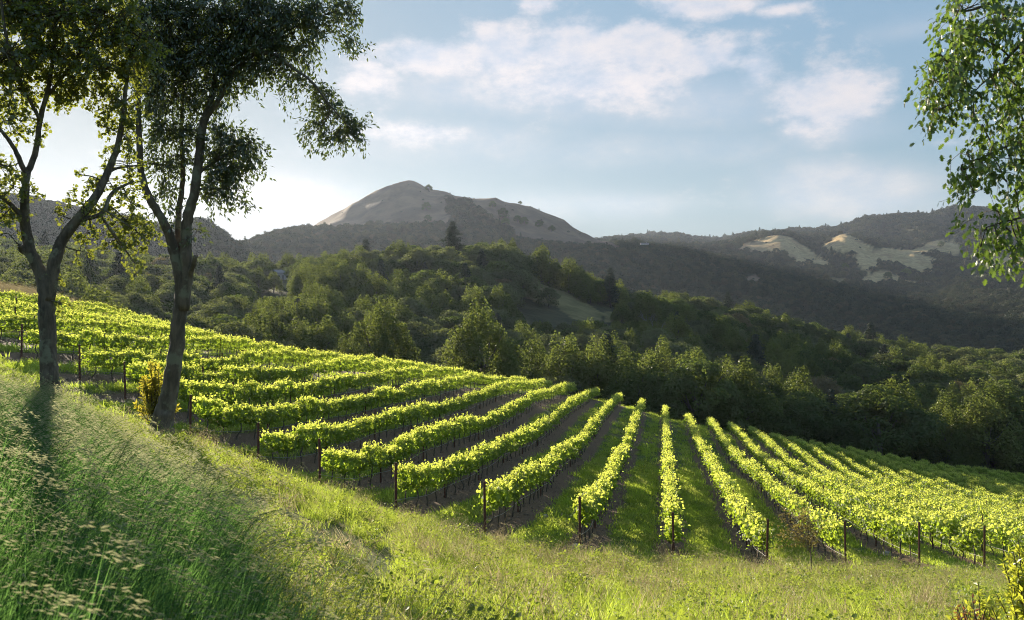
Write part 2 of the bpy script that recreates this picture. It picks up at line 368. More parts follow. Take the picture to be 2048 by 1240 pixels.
def plain_mat(name, c, rough=.7, metal=0.0, c2=None, scale=8):
    m, t = new_mat(name); tc = t.n('ShaderNodeTexCoord')
    col = t.mix(t.ramp(t.noise(tc.outputs['Object'], scale, 4), .3, .7), c, c2 or tuple(x * .75 for x in c))
    p = t.n('ShaderNodeBsdfPrincipled'); t.l(col, p.inputs['Base Color']); p.inputs['Roughness'].default_value = rough; p.inputs['Metallic'].default_value = metal
    o = t.n('ShaderNodeOutputMaterial'); t.l(p.outputs[0], o.inputs[0]); return m

M_VINE = leaf_mat('vine_leaf', (.045,.085,.014), (.11,.16,.022), (.50,.66,.05), .5, .03, 3.0, .5, .12)
M_VYOUNG_LIT = leaf_mat('young_lit_vine_leaf', (.10,.14,.02), (.18,.22,.04), (.84,.92,.14), .58, .03, 3.0, .5, .12)  # paler young leaves, with rim-lit tips over dark sides put into colour
M_VWOOD = bark_mat('vine_wood', (.07,.05,.035), (.15,.12,.09), 30)
M_STEEL = plain_mat('rusty_steel', (.16,.055,.03), .75, .2, (.07,.035,.025), 14)
M_HOSE = plain_mat('drip_hose', (.30,.28,.26), .5)
M_WIRE = plain_mat('galvanised_wire', (.35,.35,.34), .4, .8)
M_OAKL = leaf_mat('live_oak_leaf', (.024,.042,.011), (.052,.072,.020), (.30,.40,.07), .25, .015, .5, .4, .22, (.10,.10,.035))
M_GREYL = leaf_mat('grey_oak_leaf', (.040,.054,.026), (.078,.088,.044), (.40,.46,.12), .27, .015, .5, .45, .2, (.13,.12,.07))
M_BAYL = leaf_mat('bay_leaf', (.034,.056,.011), (.075,.095,.019), (.36,.44,.08), .25, .015, .5, .4, .2, (.14,.12,.03))
M_PINEL = leaf_mat('conifer_needle', (.022,.038,.016), (.045,.06,.025), (.06,.08,.02), .15, .04, .8, .5, .15)
M_BROWNL = leaf_mat('buckeye_leaf', (.065,.055,.024), (.10,.088,.035), (.4,.3,.08), .4, .04, .5, .5, .15)
M_FARL = leaf_mat('far_oak_leaf', (.028,.046,.022), (.052,.072,.034), (.12,.14,.03), .12, .03, .1, .5, .3, (.075,.07,.03))  # far leaf copies dulled: shaded hillside put into colour and low translucency
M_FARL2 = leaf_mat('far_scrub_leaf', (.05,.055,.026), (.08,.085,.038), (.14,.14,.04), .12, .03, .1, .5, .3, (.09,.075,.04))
M_TREEWOOD = bark_mat('tree_wood', (.06,.05,.04), (.14,.12,.10), 3)
M_DEAD = bark_mat('dead_wood', (.16,.145,.13), (.28,.26,.24), 3)

# ------------------------------------------------------------------ ground and hills sheets
def in_poly(u, v, poly):
    c = np.zeros(u.shape, bool); n = len(poly)
    for i in range(n):
        x1, y1 = poly[i]; x2, y2 = poly[(i + 1) % n]
        c ^= ((y1 > v) != (y2 > v)) & (u < (x2 - x1) * (v - y1) / (y2 - y1 + 1e-9) + x1)
    return c
OPEN = [  # (depth range, outline in the photo) of open grass on the hills
 (1250, 2000, [(600,470),(640,440),(700,400),(820,350),(900,370),(1010,385),(1110,412),(1170,455),(1250,500),(1235,508),(1180,492),(1140,505),(1165,520),(1150,525),
               (1085,495),(1040,480),(1020,455),(985,440),(950,415),(925,402),(893,398),(897,430),(905,450),(880,452),(850,455),(800,452),(760,446),(720,458),(680,455),(640,462)]),
 (1500, 2600, [(1472,496),(1500,484),(1540,472),(1575,472),(1610,492),(1650,520),(1665,532),(1650,540),(1620,528),(1595,532),(1575,510),(1530,508)]),
 (1500, 2600, [(1636,496),(1665,476),(1690,466),(1715,476),(1745,494),(1820,500),(1875,520),(1868,540),(1840,548),(1800,528),(1760,530),(1738,545),(1722,540),(1705,510)]),
 (1500, 2900, [(1822,504),(1850,490),(1885,476),(1915,484),(1925,500),(1915,515),(1870,505)]),
 (1200, 2600, [(1715,562),(1735,548),(1768,540),(1800,552),(1810,566),(1760,568)]),
 (1200, 2900, [(1950,525),(1990,512),(2060,514),(2060,530),(1990,536)]),
 (900, 1700, [(1480,552),(1510,548),(1525,560),(1505,572)]),
 (1200, 1700, [(1625,556),(1700,560),(1880,563),(1880,570),(1700,568),(1630,563)]),
 (280, 460, [(1040,560),(1075,566),(1120,578),(1160,598),(1205,628),(1200,645),(1150,640),(1110,612),(1070,604),(1045,590)]),
 (280, 420, [(1200,622),(1330,622),(1345,640),(1210,645)]),
 (290, 420, [(505,566),(585,566),(575,575),(540,585),(508,583)]),
]
def open_mask(x, y, z):
    u, v = proj(x, np.maximum(y, 1), z)
    wob = 7 * fbm(x / 30 + 5, y / 30, 3); m = np.zeros(np.shape(x), bool)
    for a, b, p in OPEN: m |= (y > a) & (y < b) & in_poly(u + wob * 2, v + wob, p)
    return m
def sheet(name, ys, ncol, mat):
    W = np.where(ys < 65, 75, 1.15 * ys); s = np.linspace(-1, 1, ncol)
    Xg = W[:, None] * s[None]; Yg = np.repeat(ys[:, None], ncol, 1); Zg = H(Xg, Yg)
    r, c = len(ys), ncol; i = (np.arange(r - 1)[:, None] * c + np.arange(c - 1)[None]).ravel()
    o = mk(name, np.stack([Xg, Yg, Zg], -1).reshape(-1, 3), [np.c_[i, i + 1, i + c + 1, i + c]], [mat], smooth=True)
    return o, Xg, Yg, Zg
# near ground: mown grass alleys, tilled brown soil under each row
mg, t = new_mat('vineyard_ground')
tc = t.n('ShaderNodeTexCoord'); sp_ = t.n('ShaderNodeSeparateXYZ'); t.l(tc.outputs['Object'], sp_.inputs[0])
gx, gy, gz = sp_.outputs
n_big = t.noise(tc.outputs['Object'], .35, 4); n_mid = t.noise(tc.outputs['Object'], 2.2, 5, .65); n_fine = t.noise(tc.outputs['Object'], 14, 5, .7)
q = t.m('DIVIDE', t.m('SUBTRACT', t.m('SUBTRACT', gx, 0.41), t.m('MULTIPLY', gy, VPX)), SP)
q = t.m('MULTIPLY', q, -1.0); q = t.m('ADD', t.m('MINIMUM', q, 9.0), t.m('MULTIPLY', t.m('MAXIMUM', t.m('SUBTRACT', q, 9.0), 0.0), SP / WID))
dist = t.m('ABSOLUTE', t.m('SUBTRACT', q, t.m('ROUND', q)))          # 0 under a row, 0.5 mid-alley
soil = t.m('SUBTRACT', 1.0, t.ramp(t.m('ADD', dist, t.m('SUBTRACT', t.m('MULTIPLY', t.m('SUBTRACT', n_mid, .5), .22), t.m('MULTIPLY', t.ramp(q, 1.2, 2.2), .03))), .20, .27))
att = t.n('ShaderNodeAttribute', attribute_name='field')
soil = t.m('MULTIPLY', soil, att.outputs['Fac'])
bare = t.m('MULTIPLY', t.ramp(n_big, .50, .64), .55)
head = t.m('MULTIPLY', t.ramp(t.m('ADD', t.m('MULTIPLY', gy, -.16), t.m('MULTIPLY', gx, -1.0)), .3, 3.0), t.ramp(gy, 12.0, 17.0)); bare = t.m('MAXIMUM', bare, t.m('MULTIPLY', head, .8))
soil = t.m('MAXIMUM', soil, t.m('MULTIPLY', bare, t.ramp(n_mid, .4, .6)))
scol = t.mix(t.ramp(n_fine, .3, .7), (.115,.070,.044), (.22,.145,.095))
gcol = t.mix(t.ramp(n_mid, .3, .7), (.05,.085,.016), (.13,.15,.035))
gcol = t.mix(t.m('MULTIPLY', t.ramp(n_big, .45, .7), .5), gcol, (.20,.17,.07))
col = t.mix(soil, gcol, scol)
p = t.n('ShaderNodeBsdfPrincipled'); t.l(col, p.inputs['Base Color']); p.inputs['Roughness'].default_value = .95; p.inputs['Specular IOR Level'].default_value = .15
bp = t.n('ShaderNodeBump'); bp.inputs['Strength'].default_value = .9; bp.inputs['Distance'].default_value = .06; t.l(n_fine, bp.inputs['Height']); t.l(bp.outputs[0], p.inputs['Normal'])
o_ = t.n('ShaderNodeOutputMaterial'); t.l(p.outputs[0], o_.inputs[0])
mh, t = new_mat('hill_ground')
tc = t.n('ShaderNodeTexCoord'); n1 = t.noise(tc.outputs['Object'], .02, 6, .6); n2 = t.noise(tc.outputs['Object'], .12, 5, .65)
at = t.n('ShaderNodeAttribute', attribute_name='open'); mpd = t.n('ShaderNodeMapping'); mpd.inputs['Scale'].default_value = (.03,.03,.4); t.l(tc.outputs['Object'], mpd.inputs[0])
n3 = t.noise(mpd.outputs[0], 1.2, 4)
dry = t.mix(t.ramp(n2, .3, .7), (.36,.25,.12), (.50,.36,.185)); dry = t.mix(t.m('MULTIPLY', t.ramp(n1, .52, .66), .55), dry, (.26,.15,.085))  # golden tone made lighter and warmer for sunlight the slopes barely catch
dry = t.mix(t.m('MULTIPLY', t.ramp(n3, .45, .65), .35), dry, (.17,.135,.075))
atg = t.n('ShaderNodeAttribute', attribute_name='green')
dry = t.mix(t.m('MULTIPLY', atg.outputs['Fac'], .8), dry, t.mix(t.ramp(n2, .35, .65), (.075,.08,.03), (.14,.125,.05)))
atp = t.n('ShaderNodeAttribute', attribute_name='unlit_grey')
dry = t.mix(atp.outputs['Fac'], dry, t.mix(t.ramp(n1, .35, .65), (.165,.112,.078), (.24,.165,.108)))  # darker grey-brown puts the unlit mountain face's shade into the grass colour
wd = t.mix(t.ramp(n2, .3, .7), (.04,.042,.022), (.075,.07,.035))
col = t.mix(at.outputs['Fac'], wd, dry)
p = t.n('ShaderNodeBsdfPrincipled'); t.l(col, p.inputs['Base Color']); p.inputs['Roughness'].default_value = .95; p.inputs['Specular IOR Level'].default_value = .1
bp = t.n('ShaderNodeBump'); bp.inputs['Strength'].default_value = .5; bp.inputs['Distance'].default_value = 3; t.l(n2, bp.inputs['Height']); t.l(bp.outputs[0], p.inputs['Normal'])
o_ = t.n('ShaderNodeOutputMaterial'); t.l(p.outputs[0], o_.inputs[0])
def row_start(k):
    return float(np.interp(k, [-18,-8,-5,-4,-3,-2,-1,0,1,2,3,4,5,6,7,8,9,10,11,12,16], [52,41,36,34,32.3,30.8,28.8,29.5,28,28,28.6,30,32,33,36,38.9,40.4,43.5,44.8,50,64]))
def row_end(k): return float(np.interp(k, [-20,-6,0,8,16,24], [140,127,121,114,103,90]))
KMIN, KMAX = -19, 15
def field_mask(x, y):
    k = row_of(x, y)
    s = np.interp(k, np.arange(KMIN, KMAX + 1), [row_start(i) for i in range(KMIN, KMAX + 1)])
    e = np.interp(k, np.arange(KMIN, KMAX + 1), [row_end(i) for i in range(KMIN, KMAX + 1)])
    return sstep(y, s - 3.2, s - 1.0) * (1 - sstep(y, e + .5, e + 2)) * (k > KMIN - .6) * (k < KMAX + .6)
YSPLIT = 150.0
ys = np.concatenate([np.arange(-60, 60, .3), np.arange(60, YSPLIT + .01, .5)])
gnd, gX, gY, gZ = sheet('ground', ys, 620, mg)
a = gnd.data.attributes.new('field', 'FLOAT', 'POINT'); a.data.foreach_set('value', field_mask(gX, gY).ravel().astype(np.float32))
tag(gnd, kind='structure')
ysf = np.concatenate([[YSPLIT], np.geomspace(YSPLIT + 1, 5200, 420)])
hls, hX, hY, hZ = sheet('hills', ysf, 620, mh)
om = open_mask(hX, hY, hZ)
a = hls.data.attributes.new('open', 'FLOAT', 'POINT'); a.data.foreach_set('value', om.ravel().astype(np.float32))
uu, vv = proj(hX, hY, hZ); grn = ((uu > 1630) & (vv > 556) & (vv < 572) & (hY > 1150) & (hY < 1700) & ((uu < 1715) | (uu > 1830))) | (hY < 480)
a = hls.data.attributes.new('green', 'FLOAT', 'POINT'); a.data.foreach_set('value', grn.ravel().astype(np.float32))
a = hls.data.attributes.new('unlit_grey', 'FLOAT', 'POINT'); a.data.foreach_set('value', ((1 - sstep(hX, 380, 620)) * (hY > 1000)).ravel().astype(np.float32))
tag(hls, kind='structure')

# ------------------------------------------------------------------ scattering of uncountable stuff
def scatter(name, pos, rot, scl, idx, templates, label):
    c = bpy.data.collections.new(name + '_kinds')
    for i, o in enumerate(templates): c.objects.link(o)
    order = sorted(range(len(templates)), key=lambda i: templates[i].name); inv = np.argsort(order)
    o = mk(name, pos, []); me = o.data
    for an, arr, ty, key in (('rot', rot, 'FLOAT_VECTOR', 'vector'), ('scl', scl, 'FLOAT_VECTOR', 'vector'), ('idx', inv[idx], 'INT', 'value')):
        a = me.attributes.new(an, ty, 'POINT'); a.data.foreach_set(key, np.asarray(arr, np.int32 if ty == 'INT' else np.float32).ravel())
    ng = bpy.data.node_groups.new(name + '_nodes', 'GeometryNodeTree')
    ng.interface.new_socket('Geometry', in_out='INPUT', socket_type='NodeSocketGeometry'); ng.interface.new_socket('Geometry', in_out='OUTPUT', socket_type='NodeSocketGeometry')
    N = ng.nodes; L = ng.links; gi = N.new('NodeGroupInput'); go = N.new('NodeGroupOutput')
    ip = N.new('GeometryNodeInstanceOnPoints'); ci = N.new('GeometryNodeCollectionInfo')
    ci.inputs['Collection'].default_value = c; ci.inputs['Separate Children'].default_value = True; ci.inputs['Reset Children'].default_value = True
    ip.inputs['Pick Instance'].default_value = True
    for an, ty, sock in (('rot', 'FLOAT_VECTOR', 'Rotation'), ('scl', 'FLOAT_VECTOR', 'Scale'), ('idx', 'INT', 'Instance Index')):
        na = N.new('GeometryNodeInputNamedAttribute'); na.data_type = ty; na.inputs[0].default_value = an
        src = na.outputs[0]
        if sock == 'Rotation':
            er = N.new('FunctionNodeEulerToRotation'); L.new(src, er.inputs[0]); src = er.outputs[0]
        L.new(src, ip.inputs[sock])
    L.new(gi.outputs[0], ip.inputs['Points']); L.new(ci.outputs[0], ip.inputs['Instance']); L.new(ip.outputs[0], go.inputs[0])
    md = o.modifiers.new('scatter', 'NODES'); md.node_group = ng
    return tag(o, label, None, None, 'stuff')

# ------------------------------------------------------------------ grapevines
def vine_foliage(seed, nl=420):
    r = np.random.default_rng(seed); g = G()
    n1 = int(nl * .72)
    # body of the hedge: leaves near the faces of a lumpy box
    x = r.uniform(-.8, .8, n1); a = r.uniform(0, 2 * math.pi, n1)
    lump = 1 + .22 * np.sin(x * 5 + seed) + .12 * np.sin(x * 13 + seed * 2)
    rr = r.uniform(.55, 1.05, n1) * lump
    y = np.cos(a) * .265 * rr; z = 1.20 + np.sin(a) * .37 * rr
    nrm = np.c_[r.normal(0, .35, n1), np.cos(a) + r.normal(0, .35, n1), np.sin(a) * .8 + r.normal(0, .4, n1)]
    ax = np.c_[r.normal(0, 1, n1), r.normal(0, .5, n1), r.normal(-.7, .5, n1)]
    leaves(g, *L_VINE, np.c_[x, y, z], ax, nrm, r.uniform(.10, .17, n1))
    n2 = int(nl * .22); x = r.uniform(-.8, .8, n2); yt = r.normal(0, .17, n2)
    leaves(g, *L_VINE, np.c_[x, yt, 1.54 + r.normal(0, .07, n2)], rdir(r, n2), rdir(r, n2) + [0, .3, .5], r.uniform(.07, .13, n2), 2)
    # upright shoots with small leaves
    for s in range(15):
        bx = r.uniform(-.8, .8); by = r.normal(0, .13); h = r.uniform(.18, .52); lean = r.normal(0, .22, 2)
        m = 6; tt = np.linspace(.1, 1, m)
        pts = np.c_[bx + lean[0] * tt * h, by + lean[1] * tt * h, 1.38 + tt * h]
        tube(g, pts[[0, 2, 5]], [.005, .004, .003], 3, 1, cap=False)
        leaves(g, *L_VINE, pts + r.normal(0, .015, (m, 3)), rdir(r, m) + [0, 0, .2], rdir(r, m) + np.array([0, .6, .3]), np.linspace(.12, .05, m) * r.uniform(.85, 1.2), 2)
    # droopers
    for s in range(5):
        bx = r.uniform(-.7, .7); sd_ = r.choice([-1, 1]); m = 5; tt = np.linspace(.1, 1, m)
        pts = np.c_[bx + 0 * tt, sd_ * (.25 + .28 * tt), 1.05 - .35 * tt ** 2 + .1 * tt]
        leaves(g, *L_VINE, pts, rdir(r, m) + [0, 0, -.6], rdir(r, m) + np.array([0, sd_, .3]), np.linspace(.13, .07, m))
    return g
def vine_trunk(seed, g=None, mat=0):
    r = np.random.default_rng(seed + 50); g = g or G()
    j = lambda s: r.normal(0, s)
    p = catmull([(0,0,-.15),(j(.03),j(.03),.2),(j(.05),j(.04),.5),(j(.03),j(.03),.86),(j(.02),0,.98)], 3)
    tube(g, p, np.interp(np.arange(len(p)), [0, len(p) - 1], [.035, .022]), 6, mat, .3, r)
    for s in (-1, 1): tube(g, catmull([(0,0,.88),(s*.25,j(.02),.98),(s*.72,j(.02),1.0)], 3), [.02,.018,.016,.015,.014,.013,.012], 5, mat, .2, r, cap=False)
    return g
NV = 6
vf = [vine_foliage(i).build('foliage', [M_VINE, M_VWOOD, M_VYOUNG_LIT], link=False) for i in range(NV)]
vt = [vine_trunk(i).build('trunk', [M_VWOOD], link=False) for i in range(NV)]
vboth = []
for i in range(NV):
    g = vine_foliage(i, 260); vine_trunk(i, g, 1); vboth.append(g.build('vine_kind_%d' % i, [M_VINE, M_VWOOD, M_VYOUNG_LIT], link=False))
ORD = ['', 'first', 'second', 'third', 'fourth', 'fifth', 'sixth', 'seventh', 'eighth', 'ninth', 'tenth', 'eleventh', 'twelfth', 'thirteenth', 'fourteenth', 'fifteenth',
       'sixteenth', 'seventeenth', 'eighteenth', 'nineteenth', 'twentieth'] + ['twenty-' + x for x in ['first', 'second', 'third', 'fourth', 'fifth', 'sixth', 'seventh', 'eighth', 'ninth']] + ['thirtieth']
def rn(k):
    if k == 0: return 'the straight middle row'
    return 'the %s row %s of the middle row' % (ORD[abs(k)], 'left' if k > 0 else 'right')
VST = 1.42; vines = []
for k in range(KMIN, KMAX + 1):
    y0, y1 = row_start(k) + 1.0, row_end(k); j = 0; y = y0
    L = math.hypot(1, VPX)
    while y < y1:
        xx = row_x(k, y); vines.append((k, j, xx, y)); j += 1; y += VST / L
vines = np.array(vines); vz = H(vines[:, 2], vines[:, 3])
vu, vv_ = proj(vines[:, 2], vines[:, 3], vz + 1.2)
inframe = (vu > -20) & (vu < 2068)
dd = np.hypot(vines[:, 2], vines[:, 3]); order = np.argsort(np.where(inframe, dd, 1e6)); solo = set(order[:296].tolist())
rv = np.random.default_rng(3)
sy = H(vines[:, 2] + VPX * .5, vines[:, 3] + .5); tilt = np.arctan2(sy - H(vines[:, 2] - VPX * .5, vines[:, 3] - .5), 1.017)
RZ = math.atan2(1, VPX)
from mathutils import Euler
rest = []
for i, (k, j, x, y) in enumerate(vines):
    vig = rv.uniform(.84, 1.1)
    if rv.random() < .02: vig *= .6
    if i in solo:
        k = int(k); j = int(j); o = empty('grapevine', (x, y, vz[i]), 'leafy grapevine, %s from the end post in %s' % (ORD[j + 1], rn(k)), 'grapevine', 'grapevines trained along the trellis rows')
        v = int(rv.integers(NV)); fl = 0 if rv.random() < .5 else math.pi
        o.rotation_euler = (0, -tilt[i] if fl == 0 else tilt[i], RZ + fl); o.scale = (1, rv.uniform(.9, 1.15), vig)
        for src in (vf[v], vt[v]):
            c = src.copy(); COL.objects.link(c); c.parent = o
    else:
        v = int(rv.integers(NV)); fl = 0 if rv.random() < .5 else math.pi
        rest.append((x, y, vz[i], 0, -tilt[i] if fl == 0 else tilt[i], RZ + fl, 1, rv.uniform(.9, 1.2), vig, v))
rest = np.array(rest)
scatter('vine_row_foliage', rest[:, :3], rest[:, 3:6], rest[:, 6:9], rest[:, 9].astype(int), vboth, 'yellow-green grapevine rows running over the far part of the vineyard')

# steel posts
def post_mesh(h, w_=.035):
    g = G(); a = w_
    prof = np.array([(-a,-a),(a,-a),(a,-a*.6),(-a*.6,-a*.6),(-a*.6,a),(-a,a)])   # angle iron
    V = np.array([(x, y, z) for z in (-.3, h) for x, y in prof]); n = 6
    g.add(V, [[[i, (i + 1) % n, n + (i + 1) % n, n + i] for i in range(n)]], 0)
    g.add(V, [[list(range(6, 12))]], 0)
    for z in (.45, .95, 1.35, 1.65):
        if z < h: g.add(np.array([(x * .006 + .0, -a - .004 + y * .006, z + zz * .012) for zz in (-1, 1) for x, y in ((-1, -1), (1, -1), (1, 1), (-1, 1))]), [[[0,1,5,4],[1,2,6,5],[2,3,7,6],[3,0,4,7],[4,5,6,7]]], 0)
    return g
pe = post_mesh(1.82, .045).build('end_post', [M_STEEL], link=False); pl = post_mesh(1.80, .03).build('line_post', [M_STEEL], link=False)
npost = 0
for k in range(KMIN, KMAX + 1):
    y = row_start(k); x = row_x(k, y); u, v = proj(x, y, H1(x, y))
    if -60 < u < 2110:
        o = pe.copy(); COL.objects.link(o); o.location = (x, y, H1(x, y)); o.rotation_euler = (rv.normal(0, .02), rv.normal(0.01, .025), RZ + .6)
        nm = {0: 'standing in front of the straight middle row'}.get(k, 'of ' + rn(k))
        tag(o, 'rusty end post ' + nm, 'post', 'steel end posts of the vine rows')
    y += 6.5; c = 1
    while y < min(row_end(k), 78):
        x = row_x(k, y); u, v = proj(x, y, H1(x, y))
        if -20 < u < 2068 and npost < 170:
            o = pl.copy(); COL.objects.link(o); o.location = (x, y, H1(x, y)); o.rotation_euler = (rv.normal(0, .02), rv.normal(0, .02), RZ)
            o.name = 'line_post'; tag(o, 'thin steel post, %s behind end post, %s' % (ORD[c], rn(k)), 'post', 'thin steel posts inside the vine rows'); npost += 1
        y += 6.5; c += 1
# drip hoses and wires, one run per row
for k in range(-12, 15):
    ya, yb = row_start(k), min(row_end(k), 100)
    yy = np.arange(ya, yb, .7); xx = row_x(k, yy); zz = H(xx, yy)
    if not np.any(np.abs(1024 + F * xx / yy - 1024) < 1040): continue
    sag = -.05 * np.sin((yy - ya) / 6.5 * math.pi) ** 2
    g = G(); tube(g, np.c_[xx + .03, yy, zz + .48 + sag], np.full(len(yy), .010), 5); o = g.build('drip_hose', [M_HOSE])
    tag(o, 'grey drip hose strung low along ' + rn(k), 'hose', 'drip hoses strung under the vine rows')
    g = G(); tube(g, np.c_[xx - .03, yy, zz + 1.0 + sag * .3], np.full(len(yy), .004), 4); o = g.build('trellis_wire', [M_WIRE])
    tag(o, 'thin cordon wire through the foliage of ' + rn(k), 'wire', 'trellis wires of the vine rows')

# ------------------------------------------------------------------ trees of the wood (templates about 10 m tall)
def lobes(g, r, cs, rs, n, size, mat=0, squash=.8, outw=1.0, up=.35, tmpl=L_QUAD):
    cs = np.array(cs, float); rs = np.array(rs, float); wgt = rs ** 2 / (rs ** 2).sum()
    i = r.choice(len(cs), n, p=wgt); d = rdir(r, n); d[:, 2] = np.abs(d[:, 2]) * np.where(r.random(n) < .78, 1, -1); d = unit(d)
    rad = rs[i] * np.clip(r.normal(.93, .11, n), .5, 1.25)
    pos = cs[i] + d * rad[:, None] * [1, 1, squash]
    nrm = d * outw + rdir(r, n) * .55 + [0, 0, up]
    ax = np.cross(nrm, rdir(r, n))
    leaves(g, *tmpl, pos, ax, nrm, size * r.uniform(.65, 1.35, n), mat)
def t_oak(seed, n, size, R=4.6, Hh=9.5):
    r = np.random.default_rng(seed); g = G(); cs = []; rs = []
    for i in range(34):
        a = r.uniform(0, 6.28); q = math.sqrt(r.random()); rr = R * q * .86
        zt = Hh * (.93 - .38 * q ** 2.2) + r.normal(0, .35)
        cs.append((math.cos(a) * rr, math.sin(a) * rr, zt - r.uniform(.6, 1.5))); rs.append(r.uniform(.75, 1.55))
    for i in range(20):
        a = r.uniform(0, 6.28); rr = R * r.uniform(.72, .98); cs.append((math.cos(a) * rr, math.sin(a) * rr, Hh * r.uniform(.14, .62))); rs.append(r.uniform(.9, 1.6))
    lobes(g, r, cs, rs, n, size); return g
def t_bay(seed, n, size, R=3.9, Hh=11):
    r = np.random.default_rng(seed); g = G(); cs = []; rs = []
    for p in range(20):
        a = r.uniform(0, 6.28); q = math.sqrt(r.random()); x, y = math.cos(a) * R * q, math.sin(a) * R * q
        top = Hh * (1 - .42 * q ** 1.5) + r.normal(0, .5); L = r.uniform(2.6, 5)
        for k in range(7):
            f = k / 6; cs.append((x * (1 - .12 * f), y * (1 - .12 * f), top - L * (1 - f))); rs.append(1.15 * (1 - f) ** .7 * r.uniform(.8, 1.2) + .16)
    for i in range(18):
        a = r.uniform(0, 6.28); rr = R * r.uniform(.6, .95); cs.append((math.cos(a) * rr, math.sin(a) * rr, Hh * r.uniform(.1, .5))); rs.append(r.uniform(.9, 1.5))
    lobes(g, r, cs, rs, n, size, squash=1.15, up=.25); return g
def t_pine(seed, n, size, R=4.2, Hh=13):
    r = np.random.default_rng(seed); g = G(); cs = []; rs = []
    for k in range(70):
        f = (k / 70) ** .85; z = Hh * (.14 + .86 * f); a = k * 2.4 + r.normal(0, .3); rr = R * (1 - f) ** .75 * r.uniform(.45, 1.0)
        for j in (.35, .7, 1.0): cs.append((math.cos(a) * rr * j, math.sin(a) * rr * j, z - .12 * rr * j)); rs.append((.35 + .5 * (1 - f)) * r.uniform(.7, 1.25))
    lobes(g, r, cs, rs, n, size, squash=.5, up=.5); return g
def t_trunk(seed, h, rad=.28, mat=0, g=None):
    r = np.random.default_rng(seed + 900); g = g or G()
    tube(g, [(0,0,-.8),(0,0,.1),(r.normal(0,.15),r.normal(0,.15),h*.3),(r.normal(0,.3),r.normal(0,.3),h*.62)], [rad*1.35,rad*1.1,rad*.85,rad*.5], 7, mat, .15, r)
    for i in range(5):
        a = i * 1.26 + r.normal(0, .3); b = h * r.uniform(.22, .4); q = r.uniform(1.5, 3)
        tube(g, catmull([(0,0,b),(math.cos(a)*q*.5,math.sin(a)*q*.5,b+h*.14),(math.cos(a)*q,math.sin(a)*q,b+h*.36)], 2), [rad*.5,rad*.4,rad*.33,rad*.25,rad*.15], 5, mat, .1, r, cap=False)
    return g
def t_dead(seed, h=10):
    r = np.random.default_rng(seed); g = G(); br = []
    def grow(p, d, L, rad, dep):
        q = p + d * L * .5 + r.normal(0, L * .05, 3); e = q + unit(d + r.normal(0, .25, 3)) * L * .5
        tube(g, [p, q, e], [rad, rad * .8, rad * .6], 5 if dep < 3 else 4, 0, .1, r, cap=False)
        if dep < 5:
            for _ in range(3 if dep < 4 else 2): grow(e if _ else q, unit(d * .7 + r.normal(0, .55, 3) + [0, 0, .12]), L * r.uniform(.55, .78), rad * .55, dep + 1)
    grow(np.array([0, 0, -.5]), np.array([0, 0, 1.0]), h * .4, .2, 0); return g
KINDS = []   # (name, crown objs, trunk objs, merged low objs, label word)
def kind(name, fn, mat, seeds, n, size, h, low_n, low_size):
    cr = [fn(s, n, size).build('crown', [mat], link=False) for s in seeds]
    tk = [t_trunk(s, h).build('trunk', [M_TREEWOOD], link=False) for s in seeds]
    md = []; lo = []
    for s in seeds:
        g = fn(s, int(n * .45), size * 1.45); t_trunk(s, h, g=g, mat=1); md.append(g.build('%s_kind_mid%d' % (name, s), [mat, M_TREEWOOD], link=False))
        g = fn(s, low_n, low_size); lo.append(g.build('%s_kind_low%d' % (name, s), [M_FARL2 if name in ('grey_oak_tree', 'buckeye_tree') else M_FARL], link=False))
    KINDS.append((name, cr, tk, md, lo))
kind('live_oak_tree', t_oak, M_OAKL, (1, 2, 3), 10500, .34, 9.5, 900, .95)
kind('grey_oak_tree', t_oak, M_GREYL, (4, 5), 10500, .33, 9.5, 900, .95)
kind('bay_tree', t_bay, M_BAYL, (6, 7, 8), 11500, .31, 11, 900, .9)
kind('buckeye_tree', t_oak, M_BROWNL, (9,), 9000, .32, 9, 800, .95)
kind('conifer_tree', t_pine, M_PINEL, (10, 11), 12000, .29, 13, 1000, .8)
LOOK = {'live_oak_tree': 'dark green rounded oak', 'grey_oak_tree': 'pale grey-green rounded oak', 'bay_tree': 'yellow-green bay tree with upright plumes', 'buckeye_tree': 'brownish loose-crowned tree', 'conifer_tree': 'dark pointed conifer'}
CATK = {'live_oak_tree': 'oak tree', 'grey_oak_tree': 'oak tree', 'bay_tree': 'tree', 'buckeye_tree': 'tree', 'conifer_tree': 'conifer'}

def visible(x, y, ztop, margin):
    """keep points whose top rises above the ground (and vines) in front, within a margin in photo pixels"""
    ok = np.ones(len(x), bool); vt = HOR - F * ztop / y
    for f in np.concatenate([np.geomspace(.03, .85, 46), [.9, .94, .97]]):
        yy = y * f; m = yy > 25
        if not m.any(): continue
        xx = x[m] * f; z = H(xx, yy[m]); v = HOR - F * z / yy[m]
        bad = v < vt[m] - margin; id_ = np.where(m)[0][bad]; ok[id_] = False
    return ok
def jitter_grid(y0, y1, spacing, ulo, uhi, r):
    out = []; y = y0
    while y < y1:
        s = spacing(y); xa = (ulo - 1024) / F * y; xb = (uhi - 1024) / F * y
        n = max(1, int((xb - xa) / s)); xx = xa + (np.arange(n) + .5) * (xb - xa) / n
        out.append(np.c_[xx + r.uniform(-.45, .45, n) * s, y + r.uniform(-.45, .45, n) * s]); y += s
    return np.concatenate(out)
r = np.random.default_rng(11)
pt = jitter_grid(138, 480, lambda y: 7.6 + (y - 138) * .004, -160, 2240, r)
x, y = pt.T; z = H(x, y)
uu, _ = proj(x, y, z)
m = ~open_mask(x, y, z) & (y > np.interp(uu, [0, 400, 1000, 1300, 2048], [124, 132, 136, 138, 147]))
m &= ~((uu > 480) & (uu < 640) & (y > 370) & (y < 400))
